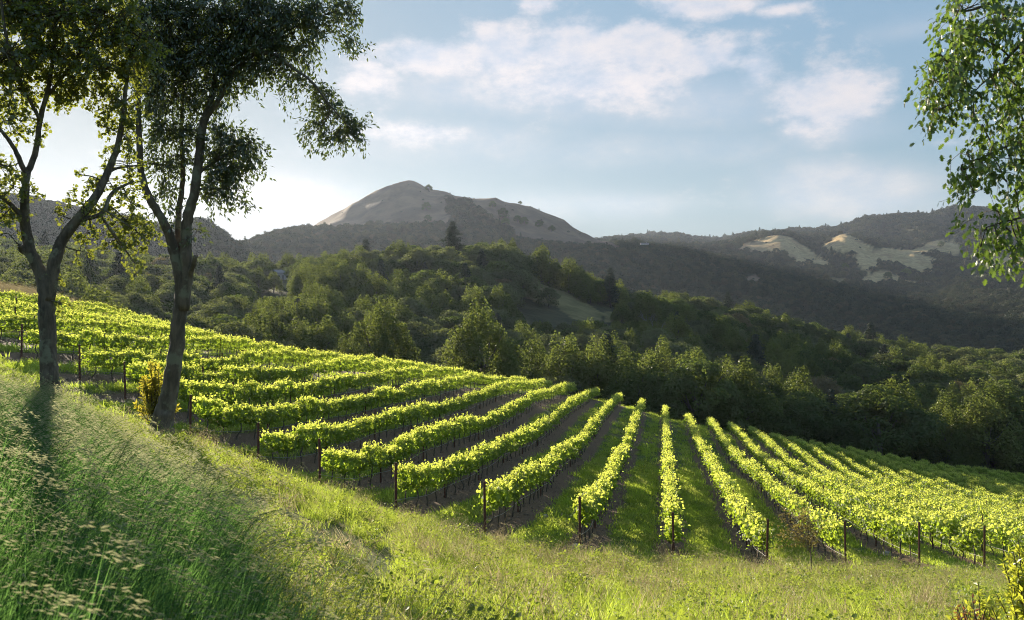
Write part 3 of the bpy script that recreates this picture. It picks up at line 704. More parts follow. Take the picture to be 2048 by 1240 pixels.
x, y, z, uu = x[m], y[m], z[m], uu[m]
patch = fbm(x / 45, y / 45, 3) + .5; pr = r.random(len(x))
kd = np.where(patch < .40, 2, np.where(patch < .53, 0, 1)); kd = np.where(pr < .30, r.integers(0, 3, len(x)), kd); kd = np.where(pr > .985, 3, kd); kd = np.where((pr > .935) & (pr < .95), 4, kd)
kd = np.where((uu > 480) & (uu < 760) & (y < 260) & (pr < .8), 2, kd)
sc_ = (.80 + .75 * r.random(len(x)) ** 1.2) * np.where((y < 172), np.interp(uu, [500, 1100, 1400, 2048], [1.0, 1.1, 1.25, 1.05]), 1.0) * np.where((y > 355) & (y < 440) & (uu > 980) & (uu < 1160), 1.25, 1)
# nothing tall stands in front of the two open meadows
for (ua, ub, ya, vb) in ((1030, 1225, 335, 640), (1195, 1350, 335, 642), (488, 604, 330, 592)):
    q = (uu > ua) & (uu < ub) & (y < ya); hm = (HOR - F * z / y - vb) * y / F
    sc_ = np.where(q, np.minimum(sc_, np.maximum(hm, 0) / 11), sc_)
keep = sc_ > .3; x, y, z, uu, kd, sc_ = [q[keep] for q in (x, y, z, uu, kd, sc_)]
ok = visible(x, y, z + 10 * sc_, 12)
x, y, z, uu, kd, sc_ = [q[ok] for q in (x, y, z, uu, kd, sc_)]
rz = r.uniform(0, 6.28, len(x))
# what shows largest: sort by apparent size among trees in the frame
vis0 = visible(x, y, z + 8 * sc_, -25)
score = np.where((uu > -10) & (uu < 2058) & vis0, sc_ / y, 0); order = np.argsort(-score); NSOLO = 270
solo = order[:NSOLO]; restm = np.ones(len(x), bool); restm[solo] = False
def plant_tree(ki, vi, x, y, z, s, rot, label, group, sx=1.0):
    name, cr, tk, _, _ = KINDS[ki]; vi = vi % len(cr)
    o = empty(name, (x, y, z), label, CATK[name], group); o.rotation_euler = (0, 0, rot); o.scale = (s * sx, s * sx, s)
    for src in (cr[vi], tk[vi]):
        c = src.copy(); COL.objects.link(c); c.parent = o
    return o
def zone(u, y):
    a = 'far left' if u < 480 else 'left of centre' if u < 800 else 'below the clearing' if u < 1200 else 'right of the clearing' if u < 1560 else 'far right'
    b = 'at the front of' if y < 170 else 'within' if y < 260 else 'high in'
    return b, a
for i in solo:
    b, a = zone(uu[i], y[i]); nm = KINDS[kd[i]][0]
    lab = '%s %s the wood, %s' % (LOOK[nm], b, a)
    plant_tree(int(kd[i]), int(r.integers(9)), x[i], y[i], z[i], sc_[i], rz[i], lab, 'trees of the wood behind the vineyard', r.uniform(.95, 1.2))
tm = []; toff = []
for kx in KINDS: toff.append(len(tm)); tm += kx[3]
cnt = np.array([len(kx[3]) for kx in KINDS]); toff = np.array(toff)
R_ = restm; n = R_.sum(); idx = toff[kd[R_]] + (r.integers(0, 99, n) % cnt[kd[R_]])
scatter('woodland', np.c_[x[R_], y[R_], z[R_]], np.c_[np.zeros((n, 2)), rz[R_]], np.c_[sc_[R_] * 1.1, sc_[R_] * 1.1, sc_[R_]], idx, tm, 'dense mixed wood filling the slope between the nearer trees')
# far hillside woods
pt = jitter_grid(480, 3300, lambda y: 7.5 + (y - 480) * .0042, -160, 2240, r)
x, y = pt.T; z = H(x, y); opn = open_mask(x, y, z) & (y > 1150); scrub = opn & (r.random(len(x)) < .02 + .06 * (fbm(x / 80, y / 80, 2) > .12)); m = ~open_mask(x, y, z) | scrub; m &= r.random(len(x)) < np.clip(1.25 - np.abs(fbm(x / 60, y / 60, 3)) * 1.1, 0, 1)
x, y, z, scrub = x[m], y[m], z[m], scrub[m]; ok = visible(x, y, z + 12, 9); x, y, z, scrub = x[ok], y[ok], z[ok], scrub[ok]
n = len(x); s = (1 + (y - 480) * .00042) * r.uniform(.6, 1.15, n) * np.where(scrub, r.uniform(.12, .4, n), 1); kd = r.choice([0, 0, 0, 1, 2, 4], n, p=[.3, .2, .2, .18, .08, .04])
tl = []; toff = []
for kx in KINDS: toff.append(len(tl)); tl += kx[4]
toff = np.array(toff); idx = toff[kd] + (r.integers(0, 99, n) % cnt[kd])
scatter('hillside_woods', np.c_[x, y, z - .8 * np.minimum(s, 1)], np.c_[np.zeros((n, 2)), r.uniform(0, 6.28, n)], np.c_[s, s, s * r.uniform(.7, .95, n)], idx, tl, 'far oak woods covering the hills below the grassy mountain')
print('far woods', n)

def hit(u, v, ymin, ymax=3200):
    yy = np.geomspace(ymin, ymax, 900); xx = (u - 1024) / F * yy; zz = H(xx, yy); vg = HOR - F * zz / yy
    k = np.where(vg <= v)[0]
    i = k[0] if len(k) else int(np.argmin(vg)); return float(xx[i]), float(yy[i]), float(zz[i])
# trees that stand alone on the open hills
for (u, v, h, lab) in [
    (857,383,15,'round oak standing on the skyline just right of the mountain top'), (853,421,16,'single oak in the middle of the bare mountain face'),
    (856,443,13,'oak just above the woods on the mountain face'), (985,415,13,'small oak below the shoulder of the mountain ridge'),
    (1006,436,20,'larger oak of a pair on the mountain slope right of the wooded spur'), (1010,452,16,'lower oak of the pair right of the wooded spur'),
    (1035,445,14,'oak on the pale slope, first of the three in a line'), (1048,449,15,'oak on the pale slope, second of the three in a line'),
    (1078,455,15,'oak on the pale slope, third of the three in a line'), (1103,464,13,'oak low on the pale slope above the valley trees'),
    (1040,409,8,'tiny oak on the ridge line of the mountain'), (1882,494,16,'round oak alone on the small pale meadow of the far right hill'),
    (1776,558,15,'oak beside the bare earth patch below the golden hills'), (1812,556,22,'tall oak at the foot of the golden hills'),
    (1690,540,16,'oak in the fold between the two golden hills')]:
    X_, Y_, Z_ = hit(u, v, 1150); plant_tree(0, int(u), X_, Y_, Z_ - .5, h / 9.5, u, lab, 'oaks standing alone on the open hills')
# named trees of the near wood
def at_uv(u, y): X_ = (u - 1024) / F * y; return X_, y, H1(X_, y)
plant_tree(4, 0, *at_uv(905, 388), 1.75, .5, 'tall dark conifer rising above the knoll, highest tree of the wood', None, 1.25)
plant_tree(2, 1, *at_uv(1435, 178), 1.12, .5, 'bright yellow-green plume tree standing out right of the dead tree', None, .7)
plant_tree(2, 0, *at_uv(520, 196), 1.3, 1.5, 'olive tree with twin upright plumes just behind the vineyard crest', None, 1.0)
plant_tree(4, 1, *at_uv(2010, 172), 1.0, 2, 'dark spruce-like conifer near the right edge above the oak row', None, .9)
plant_tree(0, 1, *at_uv(590, 386), .95, .7, 'dark round oak standing right beside the small pale house', None, 1.1)
plant_tree(0, 2, *at_uv(536, 384), .8, 1.9, 'low dark oak standing left in front of the small pale house', None, 1.1)
for (u, y, h, s_, lab) in [(1305,318,11,3,'bare grey dead tree beside the grassy clearing'), (1318,205,9,4,'pale leafless tree among dark oaks above the vineyard'), (1645,230,9,5,'leafless twiggy tree in the right part of the wood')]:
    X_, Y_, Z_ = at_uv(u, y); o = empty('dead_tree', (X_, Y_, Z_), lab, 'dead tree'); o.scale = (1, 1, 1.15)
    t_dead(s_, h).build('branches', [M_DEAD], parent=o)
# two houses among the trees
M_WALL = plain_mat('house_plaster', (.42,.42,.42), .8); M_ROOF = plain_mat('house_roof', (.22,.21,.21), .7); M_GLASS = plain_mat('window_glass', (.03,.04,.05), .1); M_TRIM = plain_mat('white_trim', (.75,.74,.7), .6)
def boxg(g, x0, x1, y0, y1, z0, z1, mat=0):
    V = np.array([(a, b, c) for c in (z0, z1) for a, b in ((x0,y0),(x1,y0),(x1,y1),(x0,y1))]); g.add(V, [[[0,3,2,1],[4,5,6,7],[0,1,5,4],[1,2,6,5],[2,3,7,6],[3,0,4,7]]], mat)
def house(loc, w_, d, h, rot, lab):
    o = empty('house', loc, lab, 'house'); o.rotation_euler = (0, 0, rot)
    g = G(); boxg(g, -w_/2, w_/2, -d/2, d/2, -2, h); g.build('wall', [M_WALL], parent=o)
    g = G(); e = .5; V = [(-w_/2-e,-d/2-e,h+.01),(w_/2+e,-d/2-e,h+.01),(w_/2+e,d/2+e,h+.01),(-w_/2-e,d/2+e,h+.01),(-w_/2-e,0,h+1.9),(w_/2+e,0,h+1.9)]
    g.add(V, [[[0,1,5,4],[2,3,4,5],[3,2,1,0]], [[0,4,3],[1,2,5]]]); rf = g.build('roof', [M_ROOF], parent=o)
    g = G(); boxg(g, w_*.2, w_*.2+.8, -.4, .4, h+1.2, h+2.9); g.build('chimney', [M_WALL], parent=rf)
    for i, wx in enumerate(np.linspace(-w_*.36, w_*.36, 4)):
        if i == 2:
            g = G(); boxg(g, wx-.5, wx+.5, -d/2-.06, -d/2+.02, 0, 2.1); g.build('door', [M_ROOF], parent=o); continue
        g = G(); boxg(g, wx-.7, wx+.7, -d/2-.05, -d/2+.02, .9, 2.1); wn = g.build('window', [M_GLASS], parent=o)
        g = G(); boxg(g, wx-.8, wx+.8, -d/2-.09, -d/2-.052, .78, .9); boxg(g, wx-.8, wx+.8, -d/2-.09, -d/2-.052, 2.1, 2.2); g.build('window_frame', [M_TRIM], parent=wn)
X_, Y_, Z_ = at_uv(563, 398); house((X_, Y_, Z_), 9, 6, 3.0, .15, 'small pale house half hidden behind oaks above the left meadow')
X_, Y_, Z_ = hit(1289, 497, 1200); house((X_, Y_, Z_ + 3), 16, 9, 6, .0, 'tiny white house on the dark ridge right of the mountain')

# ------------------------------------------------------------------ hero trees in the foreground
M_BARK1 = bark_mat('oak_bark', (.055,.042,.032), (.15,.12,.09), 7, .9, (.22,.22,.15))
M_BARK2 = bark_mat('smooth_bark', (.07,.055,.040), (.15,.12,.09), 5, .6, (.20,.20,.14))
M_HERO1 = leaf_mat('near_oak_leaf', (.035,.055,.012), (.07,.10,.022), (.32,.36,.04), .42, .06, .6, .4, .1)
M_HERO2 = leaf_mat('near_bay_leaf', (.025,.042,.012), (.05,.075,.02), (.16,.22,.03), .30, .09, .6, .35, .1)
M_HERO3 = leaf_mat('right_oak_leaf', (.05,.085,.016), (.09,.14,.03), (.26,.40,.05), .38, .05, .8, .35, .1)
M_SHOOT = leaf_mat('shoot_leaf', (.10,.13,.02), (.17,.17,.03), (.70,.62,.06), .5, .05, .8, .4, .1)
def fr(l): return np.array([P(u, v, d) for (u, v, d) in l])
def hero(name, base_uvd, limbs, blobs, leaf, leafmat, barkmat, label, cat, lsize, per, seed, stub=None, twig_r=.006, droop=.3, depth_sc=1.0, thin=1.0):
    r = np.random.default_rng(seed); bx, by, bz = base_uvd
    o = empty(name, (bx, by, bz), label, cat); O = np.array([bx, by, bz]); g = G(); sk = []
    for pts, rad in limbs:
        p = fr([(u_ + (22 if u_ > 1700 and d_ < 7.05 else 0), v_, d_) for u_, v_, d_ in pts]); q = catmull(p, 6); rr = np.interp(np.linspace(0, 1, len(q)), np.linspace(0, 1, len(rad)), rad) * .70
        q = q + r.normal(0, 1, q.shape) * rr[:, None] * .06
        tube(g, q - O, rr, 14 if rad[0] > .1 else 7, 0, .10, r); sk.append(np.c_[q, rr])
    g.build('trunk', [barkmat], parent=o); sk = np.concatenate(sk)
    gb = G(); gl = G()
    for (u, v, ru, rv_, d, dens) in blobs:
        if v < 140 and u < 700: dens *= 1.3
        if u > 1700: u += 22
        s = d / F; R = np.array([ru * s, max(min(ru, rv_) * s, .35) * depth_sc, rv_ * s]); c = np.array(P(u, v, d))
        n = max(3, int(dens * thin * ru * rv_ / 100))
        dv = rdir(r, n) * (r.random(n) ** .42)[:, None]; cc = c + dv * R
        # a limb of the blob that its twigs hang on
        j = np.argmin(((sk[:, :3] - c) ** 2).sum(1)); a = sk[j, :3]; far = c + unit(c - a) * R * .5
        q = catmull([a, (a + c) / 2 + r.normal(0, .06, 3) * np.linalg.norm(c - a), c, far], 5)
        r0 = min(sk[j, 3] * .7, .012 * np.linalg.norm(c - a) + .012)
        tube(gb, q - O, np.linspace(r0, .008, len(q)), 5, 0, .1, r, cap=False)
        for ci in cc:
            k = np.argmin(((q - ci) ** 2).sum(1)); st = q[k]; L = np.linalg.norm(ci - st)
            mid = (st + ci) / 2 + np.array([0, 0, .08 * L]) + r.normal(0, .04, 3) * L
            dirv = unit(ci - st + r.normal(0, .25, 3) + [0, 0, -droop * .4]); tl = lsize * r.uniform(2.2, 4.5)
            end = ci + dirv * tl + [0, 0, -droop * tl * .4]
            tube(gb, np.array([st, mid, ci, end]) - O, [twig_r * 1.6, twig_r * 1.3, twig_r, twig_r * .4], 3, 0, cap=False)
            m = max(4, int(per * r.uniform(.6, 1.4))); tt = r.uniform(-.35, 1.05, m)[:, None]
            bp = ci + (end - ci) * tt + r.normal(0, lsize * .55, (m, 3))
            ax = rdir(r, m) * .9 + dirv * .8 + [0, 0, -droop]
            leaves(gl, *leaf, bp - O, ax, rdir(r, m) + [0, 0, .8], lsize * r.uniform(.6, 1.25, m))
    gb.build('branches', [barkmat], parent=o); gl.build('crown', [leafmat], parent=o)
    return o
D1 = 16.0
z1 = H1(-9.15, 16); b1 = (-9.15, 16, z1); vb1 = HOR - F * (z1 - .3) / 16
d = D1
hero('oak_tree', b1, [
  ([(116,vb1,d),(104,800,d),(100,745,d),(96,690,d),(94,635,d),(92,585,d),(80,545,d),(60,500,d-.1),(50,450,d-.1),(50,400,d-.2),(54,345,d-.2)], [.34,.27,.24,.215,.225,.20,.17,.15,.13,.11,.09]),
  ([(94,600,d),(108,530,d),(125,480,d+.1),(158,435,d+.2),(190,395,d+.3),(215,345,d+.4),(238,280,d+.5),(250,190,d+.5),(262,100,d+.5)], [.19,.17,.15,.14,.12,.10,.08,.06,.03]),
  ([(52,350,d-.2),(30,300,d-.4),(5,265,d-.6),(-30,230,d-.7)], [.08,.06,.05,.03]),
  ([(53,350,d-.2),(72,300,d),(80,240,d+.1),(98,170,d+.2),(110,80,d+.3),(115,-20,d+.3)], [.09,.08,.07,.06,.05,.03]),
  ([(48,440,d-.1),(25,412,d-.3),(0,392,d-.5),(-40,380,d-.7)], [.08,.065,.06,.04]),
  ([(165,440,d+.2),(205,425,d+.3),(225,385,d+.5),(268,362,d+.8)], [.07,.06,.05,.03]),
  ([(215,345,d+.4),(240,335,d+.6),(290,330,d+.9)], [.05,.04,.02]),
  ([(60,510,d-.05),(44,500,d-.2),(40,490,d-.3)], [.10,.09,.06]),
  ([(80,240,d),(40,160,d-.3),(10,60,d-.5),(0,-40,d-.5)], [.05,.045,.04,.03]),
  ([(98,190,d+.2),(150,120,d+.1),(200,40,d),(220,-40,d)], [.05,.045,.035,.02])],
 [(30,20,80,60,d,1.2),(120,30,80,60,d,1.2),(210,30,70,60,d,1.2),(20,110,70,55,d-.5,1.1),(100,110,70,50,d+.3,1.1),(190,120,70,55,d,1.1),(270,90,50,70,d+.5,1.0),
  (35,180,50,45,d-.2,1.0),(110,175,60,30,d+.2,.9),(185,185,50,28,d+.4,1.0),(240,200,40,50,d+.4,1.0),(20,240,34,32,d-.5,.8),(245,270,32,40,d+.5,.8),(255,330,30,32,d+.7,.8),
  (60,235,24,20,d,.5),(220,365,32,22,d+.6,.8),(255,395,34,24,d+.8,1.0),(200,420,45,16,d+.4,.9),(155,405,30,14,d,.6),(250,440,40,28,d+.8,1.1),(285,470,30,26,d+.8,1.0),(240,490,34,22,d+.6,.9),(265,520,22,16,d+.7,.8),
  (190,470,34,16,d+.3,.8),(120,430,18,30,d,.4),(15,330,30,26,d-.6,.9),(20,380,26,24,d-.5,.8),(8,430,26,28,d-.5,1.2),(60,380,22,20,d,.5),(150,500,34,12,d+.2,.6),(200,250,12,20,d+.3,.5),
  (80,280,16,22,d,.35),(165,350,30,18,d+.3,.35),(115,560,16,8,d,.5),(120,605,8,10,d-.1,.8),(20,470,22,12,d-.3,.6),(-60,150,60,120,d,.8),(-60,330,50,60,d,.8)],
 L_OAK if False else L_VINE, M_HERO1, M_BARK1, 'rough-barked oak at the far left, forking low with lichen on its trunk', 'oak tree', .062, 20, 5, thin=2.0)
D2 = 22.0; d = D2; z2 = H1(-9.6, 22); vb2 = HOR - F * (z2 - .3) / 22
hero('bay_laurel_tree', (-9.6, 22, z2), [
  ([(318,vb2,d),(326,840,d),(338,790,d),(350,720,d),(357,650,d),(363,590,d),(357,545,d),(345,490,d),(325,440,d-.2),(298,395,d-.4),(283,345,d-.5),(278,270,d-.6),(276,170,d-.6),(280,60,d-.6),(284,-60,d-.6)], [.62,.40,.33,.29,.27,.26,.22,.19,.16,.14,.12,.11,.09,.07,.05]),
  ([(366,620,d),(374,540,d),(372,480,d),(375,440,d),(388,385,d),(398,320,d+.1),(404,260,d+.2),(414,225,d+.2),(428,170,d+.2),(436,100,d+.2),(446,20,d+.2),(455,-60,d+.2)], [.25,.23,.21,.20,.18,.17,.16,.13,.10,.09,.07,.05]),
  ([(408,240,d+.2),(440,195,d+.1),(462,150,d),(500,112,d-.1),(545,108,d-.2),(585,135,d-.3),(625,165,d-.4),(655,205,d-.5),(690,245,d-.5)], [.12,.10,.09,.08,.07,.055,.045,.035,.02]),
  ([(362,560,d),(356,480,d+.2),(358,420,d+.4),(366,350,d+.5),(362,260,d+.6),(370,150,d+.6)], [.14,.12,.11,.09,.07,.04]),
  ([(378,560,d),(386,530,d-.2),(392,512,d-.3)], [.11,.10,.08]),
  ([(392,350,d),(420,330,d+.2),(450,310,d+.3),(480,300,d+.4)], [.07,.06,.045,.03]),
  ([(392,380,d),(425,375,d+.1),(460,395,d+.3)], [.05,.04,.02]),
  ([(500,112,d-.1),(560,70,d),(620,40,d),(680,20,d)], [.06,.045,.03,.02]),
  ([(318,vb2-20,d),(300,vb2-2,d-.4),(282,vb2+10,d-.8)], [.30,.2,.1]),
  ([(436,100,d+.2),(480,50,d),(520,0,d-.2),(540,-50,d-.3)], [.06,.05,.04,.03])],
 [(300,30,60,50,d-.5,1.0),(370,30,60,50,d+.3,1.0),(440,30,60,50,d,1.0),(510,25,60,50,d,1.0),(575,30,50,45,d,.9),(640,15,50,30,d,.9),(690,15,35,22,d,.7),(640,60,36,18,d,.6),(690,80,30,14,d,.7),
  (290,110,50,50,d-.5,1.0),(350,110,60,55,d+.4,1.0),(420,110,55,50,d,1.0),(490,90,55,45,d,1.0),(550,80,45,35,d,.9),(600,95,36,24,d,.7),
  (300,190,45,45,d-.5,.9),(360,190,50,45,d+.4,1.0),(425,175,40,40,d+.2,.9),(475,150,36,26,d,.9),(520,130,32,24,d,.7),(560,135,26,26,d,.7),(600,160,28,22,d,.8),(635,180,28,24,d,.9),
  (655,215,28,22,d,1.0),(690,235,28,20,d,1.0),(640,245,22,22,d,1.0),(680,265,28,18,d,1.0),(710,262,20,20,d,1.0),(655,285,14,14,d,.7),(620,270,12,14,d,.6),(560,180,16,22,d,.3),
  (330,260,46,36,d,.8),(380,260,34,36,d+.4,.8),(455,280,40,26,d+.3,1.2),(490,290,30,22,d+.3,1.2),(440,320,40,26,d+.3,1.2),(480,330,32,24,d+.3,1.1),(450,360,36,26,d+.3,1.2),(425,385,26,20,d+.3,1.0),(470,385,18,14,d+.3,.7),(485,405,14,10,d+.3,.9),
  (320,330,36,32,d,.7),(350,310,30,30,d+.4,.6),(340,380,30,22,d+.4,.5),(310,420,24,20,d,.4),(365,420,20,20,d,.35),(440,255,22,16,d+.3,.8),(290,440,24,14,d,.4),(395,460,14,20,d,.2)],
 L_LONG, M_HERO2, M_BARK2, 'tall two-stemmed tree with dark leaning crown, right of the far left oak', 'tree', .135, 22, 9, droop=.5, thin=3.0)
# leafy shoots at its foot
def shrub(name, loc, blobs, leaf, mat, woodmat, label, cat, lsize, per, nsh, seed, spread, height, up=.8, part='foliage', parent=None):
    r = np.random.default_rng(seed); o = parent or empty(name, loc, label, cat); g = G(); gw = G()
    for i in range(nsh):
        a = r.uniform(0, 6.28); q = spread * math.sqrt(r.random()); h = height * r.uniform(.55, 1.05) * (1 - .35 * (q / spread) ** 2)
        p0 = np.array([math.cos(a) * q * .2, math.sin(a) * q * .2, -.05]); p2 = np.array([math.cos(a) * q, math.sin(a) * q, h])
        c = catmull([p0, (p0 + p2) / 2 + [0, 0, h * .12] + r.normal(0, .05, 3) * spread, p2], 5); tube(gw, c, np.linspace(.012, .003, len(c)) * (1 + height * .3), 4, 0, cap=False)
        m = int(per * r.uniform(.7, 1.3)); tt = r.uniform(.22, 1.0, m) * (len(c) - 1.001); k = tt.astype(int); f = (tt - k)[:, None]
        pp = c[k] * (1 - f) + c[k + 1] * f; dr = unit(c[k + 1] - c[k])
        side = unit(rdir(r, m) + dr * up); leaves(g, *leaf, pp + side * lsize * .1, side, rdir(r, m) + [0, 0, .6], lsize * r.uniform(.6, 1.25, m))
    gw.build('stems', [woodmat], parent=o); g.build(part, [mat], parent=o); return o
X_, Y_, Z_ = at_uv(314, 22.7)
shrub('shrub', (X_, Y_, H1(X_, Y_)), None, L_LONG, M_SHOOT, M_VWOOD, 'upright yellow-green shoots growing against the foot of the tall tree', 'shrub', .13, 60, 46, 4, .55, 2.3)

# oak reaching in from the right: its trunk stands outside the picture
d = 7.0; xr = (2420 - 1024) / F * 8.0; zr = H1(xr, 8.0)
hero('leaning_oak_tree', (xr, 8.0, zr), [
  ([(2420, HOR - F * (zr - .3) / 8, 8.0), (2410, 1000, 8.0), (2400, 600, 8.0), (2370, 300, 7.8), (2340, 50, 7.6), (2320, -200, 7.4)], [.34,.26,.22,.19,.15,.1]),
  ([(2365,280,7.8),(2250,180,7.4),(2150,110,7.2),(2060,58,7.0),(2030,80,7.0),(2000,108,7.0),(1975,140,7.0),(1945,165,7.0),(1925,185,7.0)], [.10,.07,.05,.03,.022,.018,.014,.010,.006]),
  ([(2340,60,7.6),(2220,-20,7.4),(2100,-30,7.2),(2000,-10,7.0),(1920,20,7.0),(1870,20,7.0)], [.08,.05,.04,.025,.015,.008]),
  ([(2380,400,7.9),(2250,330,7.5),(2150,290,7.2),(2060,275,7.0),(2000,290,7.0),(1940,315,7.0),(1900,330,7.0)], [.09,.06,.045,.025,.015,.010,.006]),
  ([(2400,560,8.0),(2250,470,7.5),(2150,440,7.2),(2060,430,7.0),(2000,440,7.0),(1950,455,7.0)], [.08,.05,.035,.02,.012,.006])],
 [(1905,20,50,34,d,1.0),(1980,20,60,36,d,1.0),(2050,30,50,50,d,1.0),(1890,70,44,32,d,1.0),(1950,80,50,34,d,1.1),(2020,100,44,44,d,.9),(1870,120,38,32,d,1.1),(1915,130,44,34,d,1.0),(1860,165,30,30,d,1.1),(1900,185,36,30,d,1.1),(1865,215,24,22,d,1.0),
  (1935,190,24,24,d,.9),(1925,225,24,18,d,.9),(1945,255,16,14,d,.9),(1965,150,26,26,d,.8),(2010,170,34,28,d,.9),(2040,150,24,40,d,.8),(2020,230,36,32,d,1.0),(1998,205,16,16,d,.9),(2040,280,30,30,d,1.0),(1995,265,24,22,d,1.0),
  (1960,300,30,16,d,1.1),(1915,310,28,14,d,1.1),(1900,335,16,12,d,1.0),(1945,330,26,14,d,1.0),(2000,320,34,24,d,1.1),(2040,340,30,30,d,1.1),(1985,355,28,20,d,1.0),(2010,385,26,16,d,1.0),(1925,382,14,10,d,1.2),(1965,345,14,10,d,.8),
  (2040,400,20,26,d,.9),(1975,425,24,10,d,.8),(2040,440,24,24,d,1.1),(1990,455,30,20,d,1.2),(1955,465,22,16,d,1.2),(1940,490,14,18,d,1.1),(1975,490,22,18,d,1.1),(2015,485,26,20,d,1.0),(2045,495,18,18,d,1.0),(2030,515,14,10,d,.8),
  (2120,50,70,70,7.2,.7),(2120,200,60,70,7.2,.7),(2120,350,60,70,7.2,.7),(2130,480,60,50,7.2,.6),(2230,100,80,90,7.6,.5),(2230,300,80,90,7.6,.5),(2200,-120,150,80,7.4,.5)],
 L_OAK, M_HERO3, M_BARK2, 'leafy oak with lobed leaves hanging into the top right corner', 'oak tree', .060, 17, 21, twig_r=.0025, droop=.9, thin=.95)

# ------------------------------------------------------------------ small things on the near slope
M_REDL = leaf_mat('reddish_leaf', (.14,.06,.025), (.20,.11,.03), (.45,.20,.05), .4, .06, .8, .4, .1)
M_SAPL = leaf_mat('sapling_leaf', (.09,.08,.025), (.15,.13,.035), (.34,.27,.06), .35, .06, 2, .4, .1)
M_BUSHL = leaf_mat('bush_leaf', (.10,.14,.02), (.16,.20,.03), (.62,.66,.06), .5, .05, 2, .4, .1)
X_, Y_, Z_ = at_uv(1622, 24.0)
o = empty('sapling', (X_, Y_, Z_), 'small sapling with brownish red leaves in front of the vine rows', 'young tree')
r = np.random.default_rng(31); g = G(); tube(g, [(0,0,-.1),(.01,0,.5),(-.02,0,1.0),(-.1,0,1.6),(-.2,0,2.2)], [.02,.018,.016,.012,.006], 6, 0, .1, r)
gl = G()
for i in range(60):
    b = np.array([-.05, 0, r.uniform(.8, 1.9)]); e = np.array([-.33 + r.normal(0, .42), r.normal(0, .4), 1.5 + r.normal(0, .36)])
    q = catmull([b, (b + e) / 2 + r.normal(0, .05, 3), e], 3); tube(g, q, np.linspace(.006, .002, len(q)), 3, 0, cap=False)
    m = 24; tt = r.uniform(.3, 1.1, m)[:, None]; leaves(gl, *L_QUAD, b + (e - b) * tt + r.normal(0, .05, (m, 3)), rdir(r, m), rdir(r, m), r.uniform(.04, .085, m))
g.build('trunk', [M_VWOOD], parent=o); gl.build('crown', [M_SAPL], parent=o)
for (u, y, lab, mt, ls, per, ns, sp, hh, sd_) in [(2062, 9.0, 'bushy yellow-green shrub with narrow leaves at the bottom right corner', M_BUSHL, .085, 60, 70, .42, 1.6, 6),
                                     (1962, 8.2, 'low red-leaved twiggy shrub beside the yellow-green corner shrub', M_REDL, .05, 26, 34, .32, .85, 8),
                                     (1965, 9.6, 'low yellow-green sprig between the corner shrub and the grass', M_BUSHL, .085, 30, 22, .4, .9, 12)]:
    X_, Y_, Z_ = at_uv(u, y); shrub('shrub', (X_, Y_, Z_), None, L_LONG, mt, M_VWOOD, lab, 'shrub', ls, per, ns, sd_, sp, hh)
M_ROCK = plain_mat('pale_rock', (.38,.33,.27), .9, 0, (.24,.20,.16), 9)
for (u, y, s, lab) in [(1152, 27.6, .17, 'pale rock at the foot of the first end post left of the middle row'), (1774, 35.5, .16, 'reddish pale rock lying under the third row right of the middle'), (1090, 34.5, .12, 'small brown rock on the soil between two rows')]:
    X_, Y_, Z_ = at_uv(u, y); r = np.random.default_rng(int(u)); bm_v = []
    th, ph = np.meshgrid(np.linspace(0, 2 * math.pi, 15)[:-1], np.linspace(0.05, math.pi - .05, 9)); k = 1 + .3 * fbm(th * 2 + u, ph * 2, 3)
    V = np.stack([np.sin(ph) * np.cos(th) * k * 1.2, np.sin(ph) * np.sin(th) * k, np.cos(ph) * k * .85], -1).reshape(-1, 3) * s
    i = np.arange(8 * 14); c_ = i % 14; q_ = i - c_
    o = mk('rock', V, [np.c_[i, i + 14, q_ + 14 + (c_ + 1) % 14, q_ + (c_ + 1) % 14], [np.arange(14)], [np.arange(14)[::-1] + 8 * 14]], [M_ROCK], smooth=True); o.location = (X_, Y_, Z_ + s * .45)
    tag(o, lab, 'rock')

# ------------------------------------------------------------------ grass
M_GRASS = leaf_mat('meadow_grass', (.11,.16,.02), (.23,.27,.04), (.66,.84,.09), .5, .015, .5, .5, .2, (.20,.17,.06), ( .55, (.30,.25,.11), .42))
M_TALL = leaf_mat('tall_grass', (.035,.085,.035), (.07,.14,.05), (.24,.48,.10), .42, .02, .5, .4, .15)  # cool blue-green tone also puts tree shade on the bank into colour
M_SEED = leaf_mat('oat_seed', (.17,.19,.09), (.30,.30,.17), (.52,.52,.28), .45, .02, 2, .4, .12)
M_WEED = leaf_mat('broad_weed', (.08,.13,.02), (.13,.18,.03), (.46,.56,.06), .45, .02, 1, .4, .15)
def blades(g, r, n, rad, h0, h1, wd, lean, mat, seg=3, wind=(0, 0)):
    b = rdir(r, n)[:, :2] * (rad * np.sqrt(r.random(n)))[:, None]; h = r.uniform(h0, h1, n)
    ln = r.normal(0, lean, (n, 2)) * h[:, None] + np.array(wind) * h[:, None]; a = r.uniform(0, 6.28, n); sx = np.c_[np.cos(a), np.sin(a)]
    V = np.zeros((n, 2 * seg + 1, 3))
    for s in range(seg):
        f = s / seg; w_ = wd * (1 - f * .55) * .5; c = b + ln * f ** 1.8; zz = h * f * (1 - .1 * f)
        for e, sg in ((0, -1), (1, 1)): V[:, 2 * s + e, :2] = c + sx * w_ * sg; V[:, 2 * s + e, 2] = zz - .02
    V[:, -1, :2] = b + ln; V[:, -1, 2] = h * .9
    q = [[2*s, 2*s+1, 2*s+3, 2*s+2] for s in range(seg - 1)]; k = (np.arange(n) * (2 * seg + 1))[:, None, None]
    g.add(V.reshape(-1, 3), [(np.array(q)[None] + k).reshape(-1, 4), (np.array([[2*seg-2, 2*seg-1, 2*seg]])[None] + k).reshape(-1, 3)], mat)
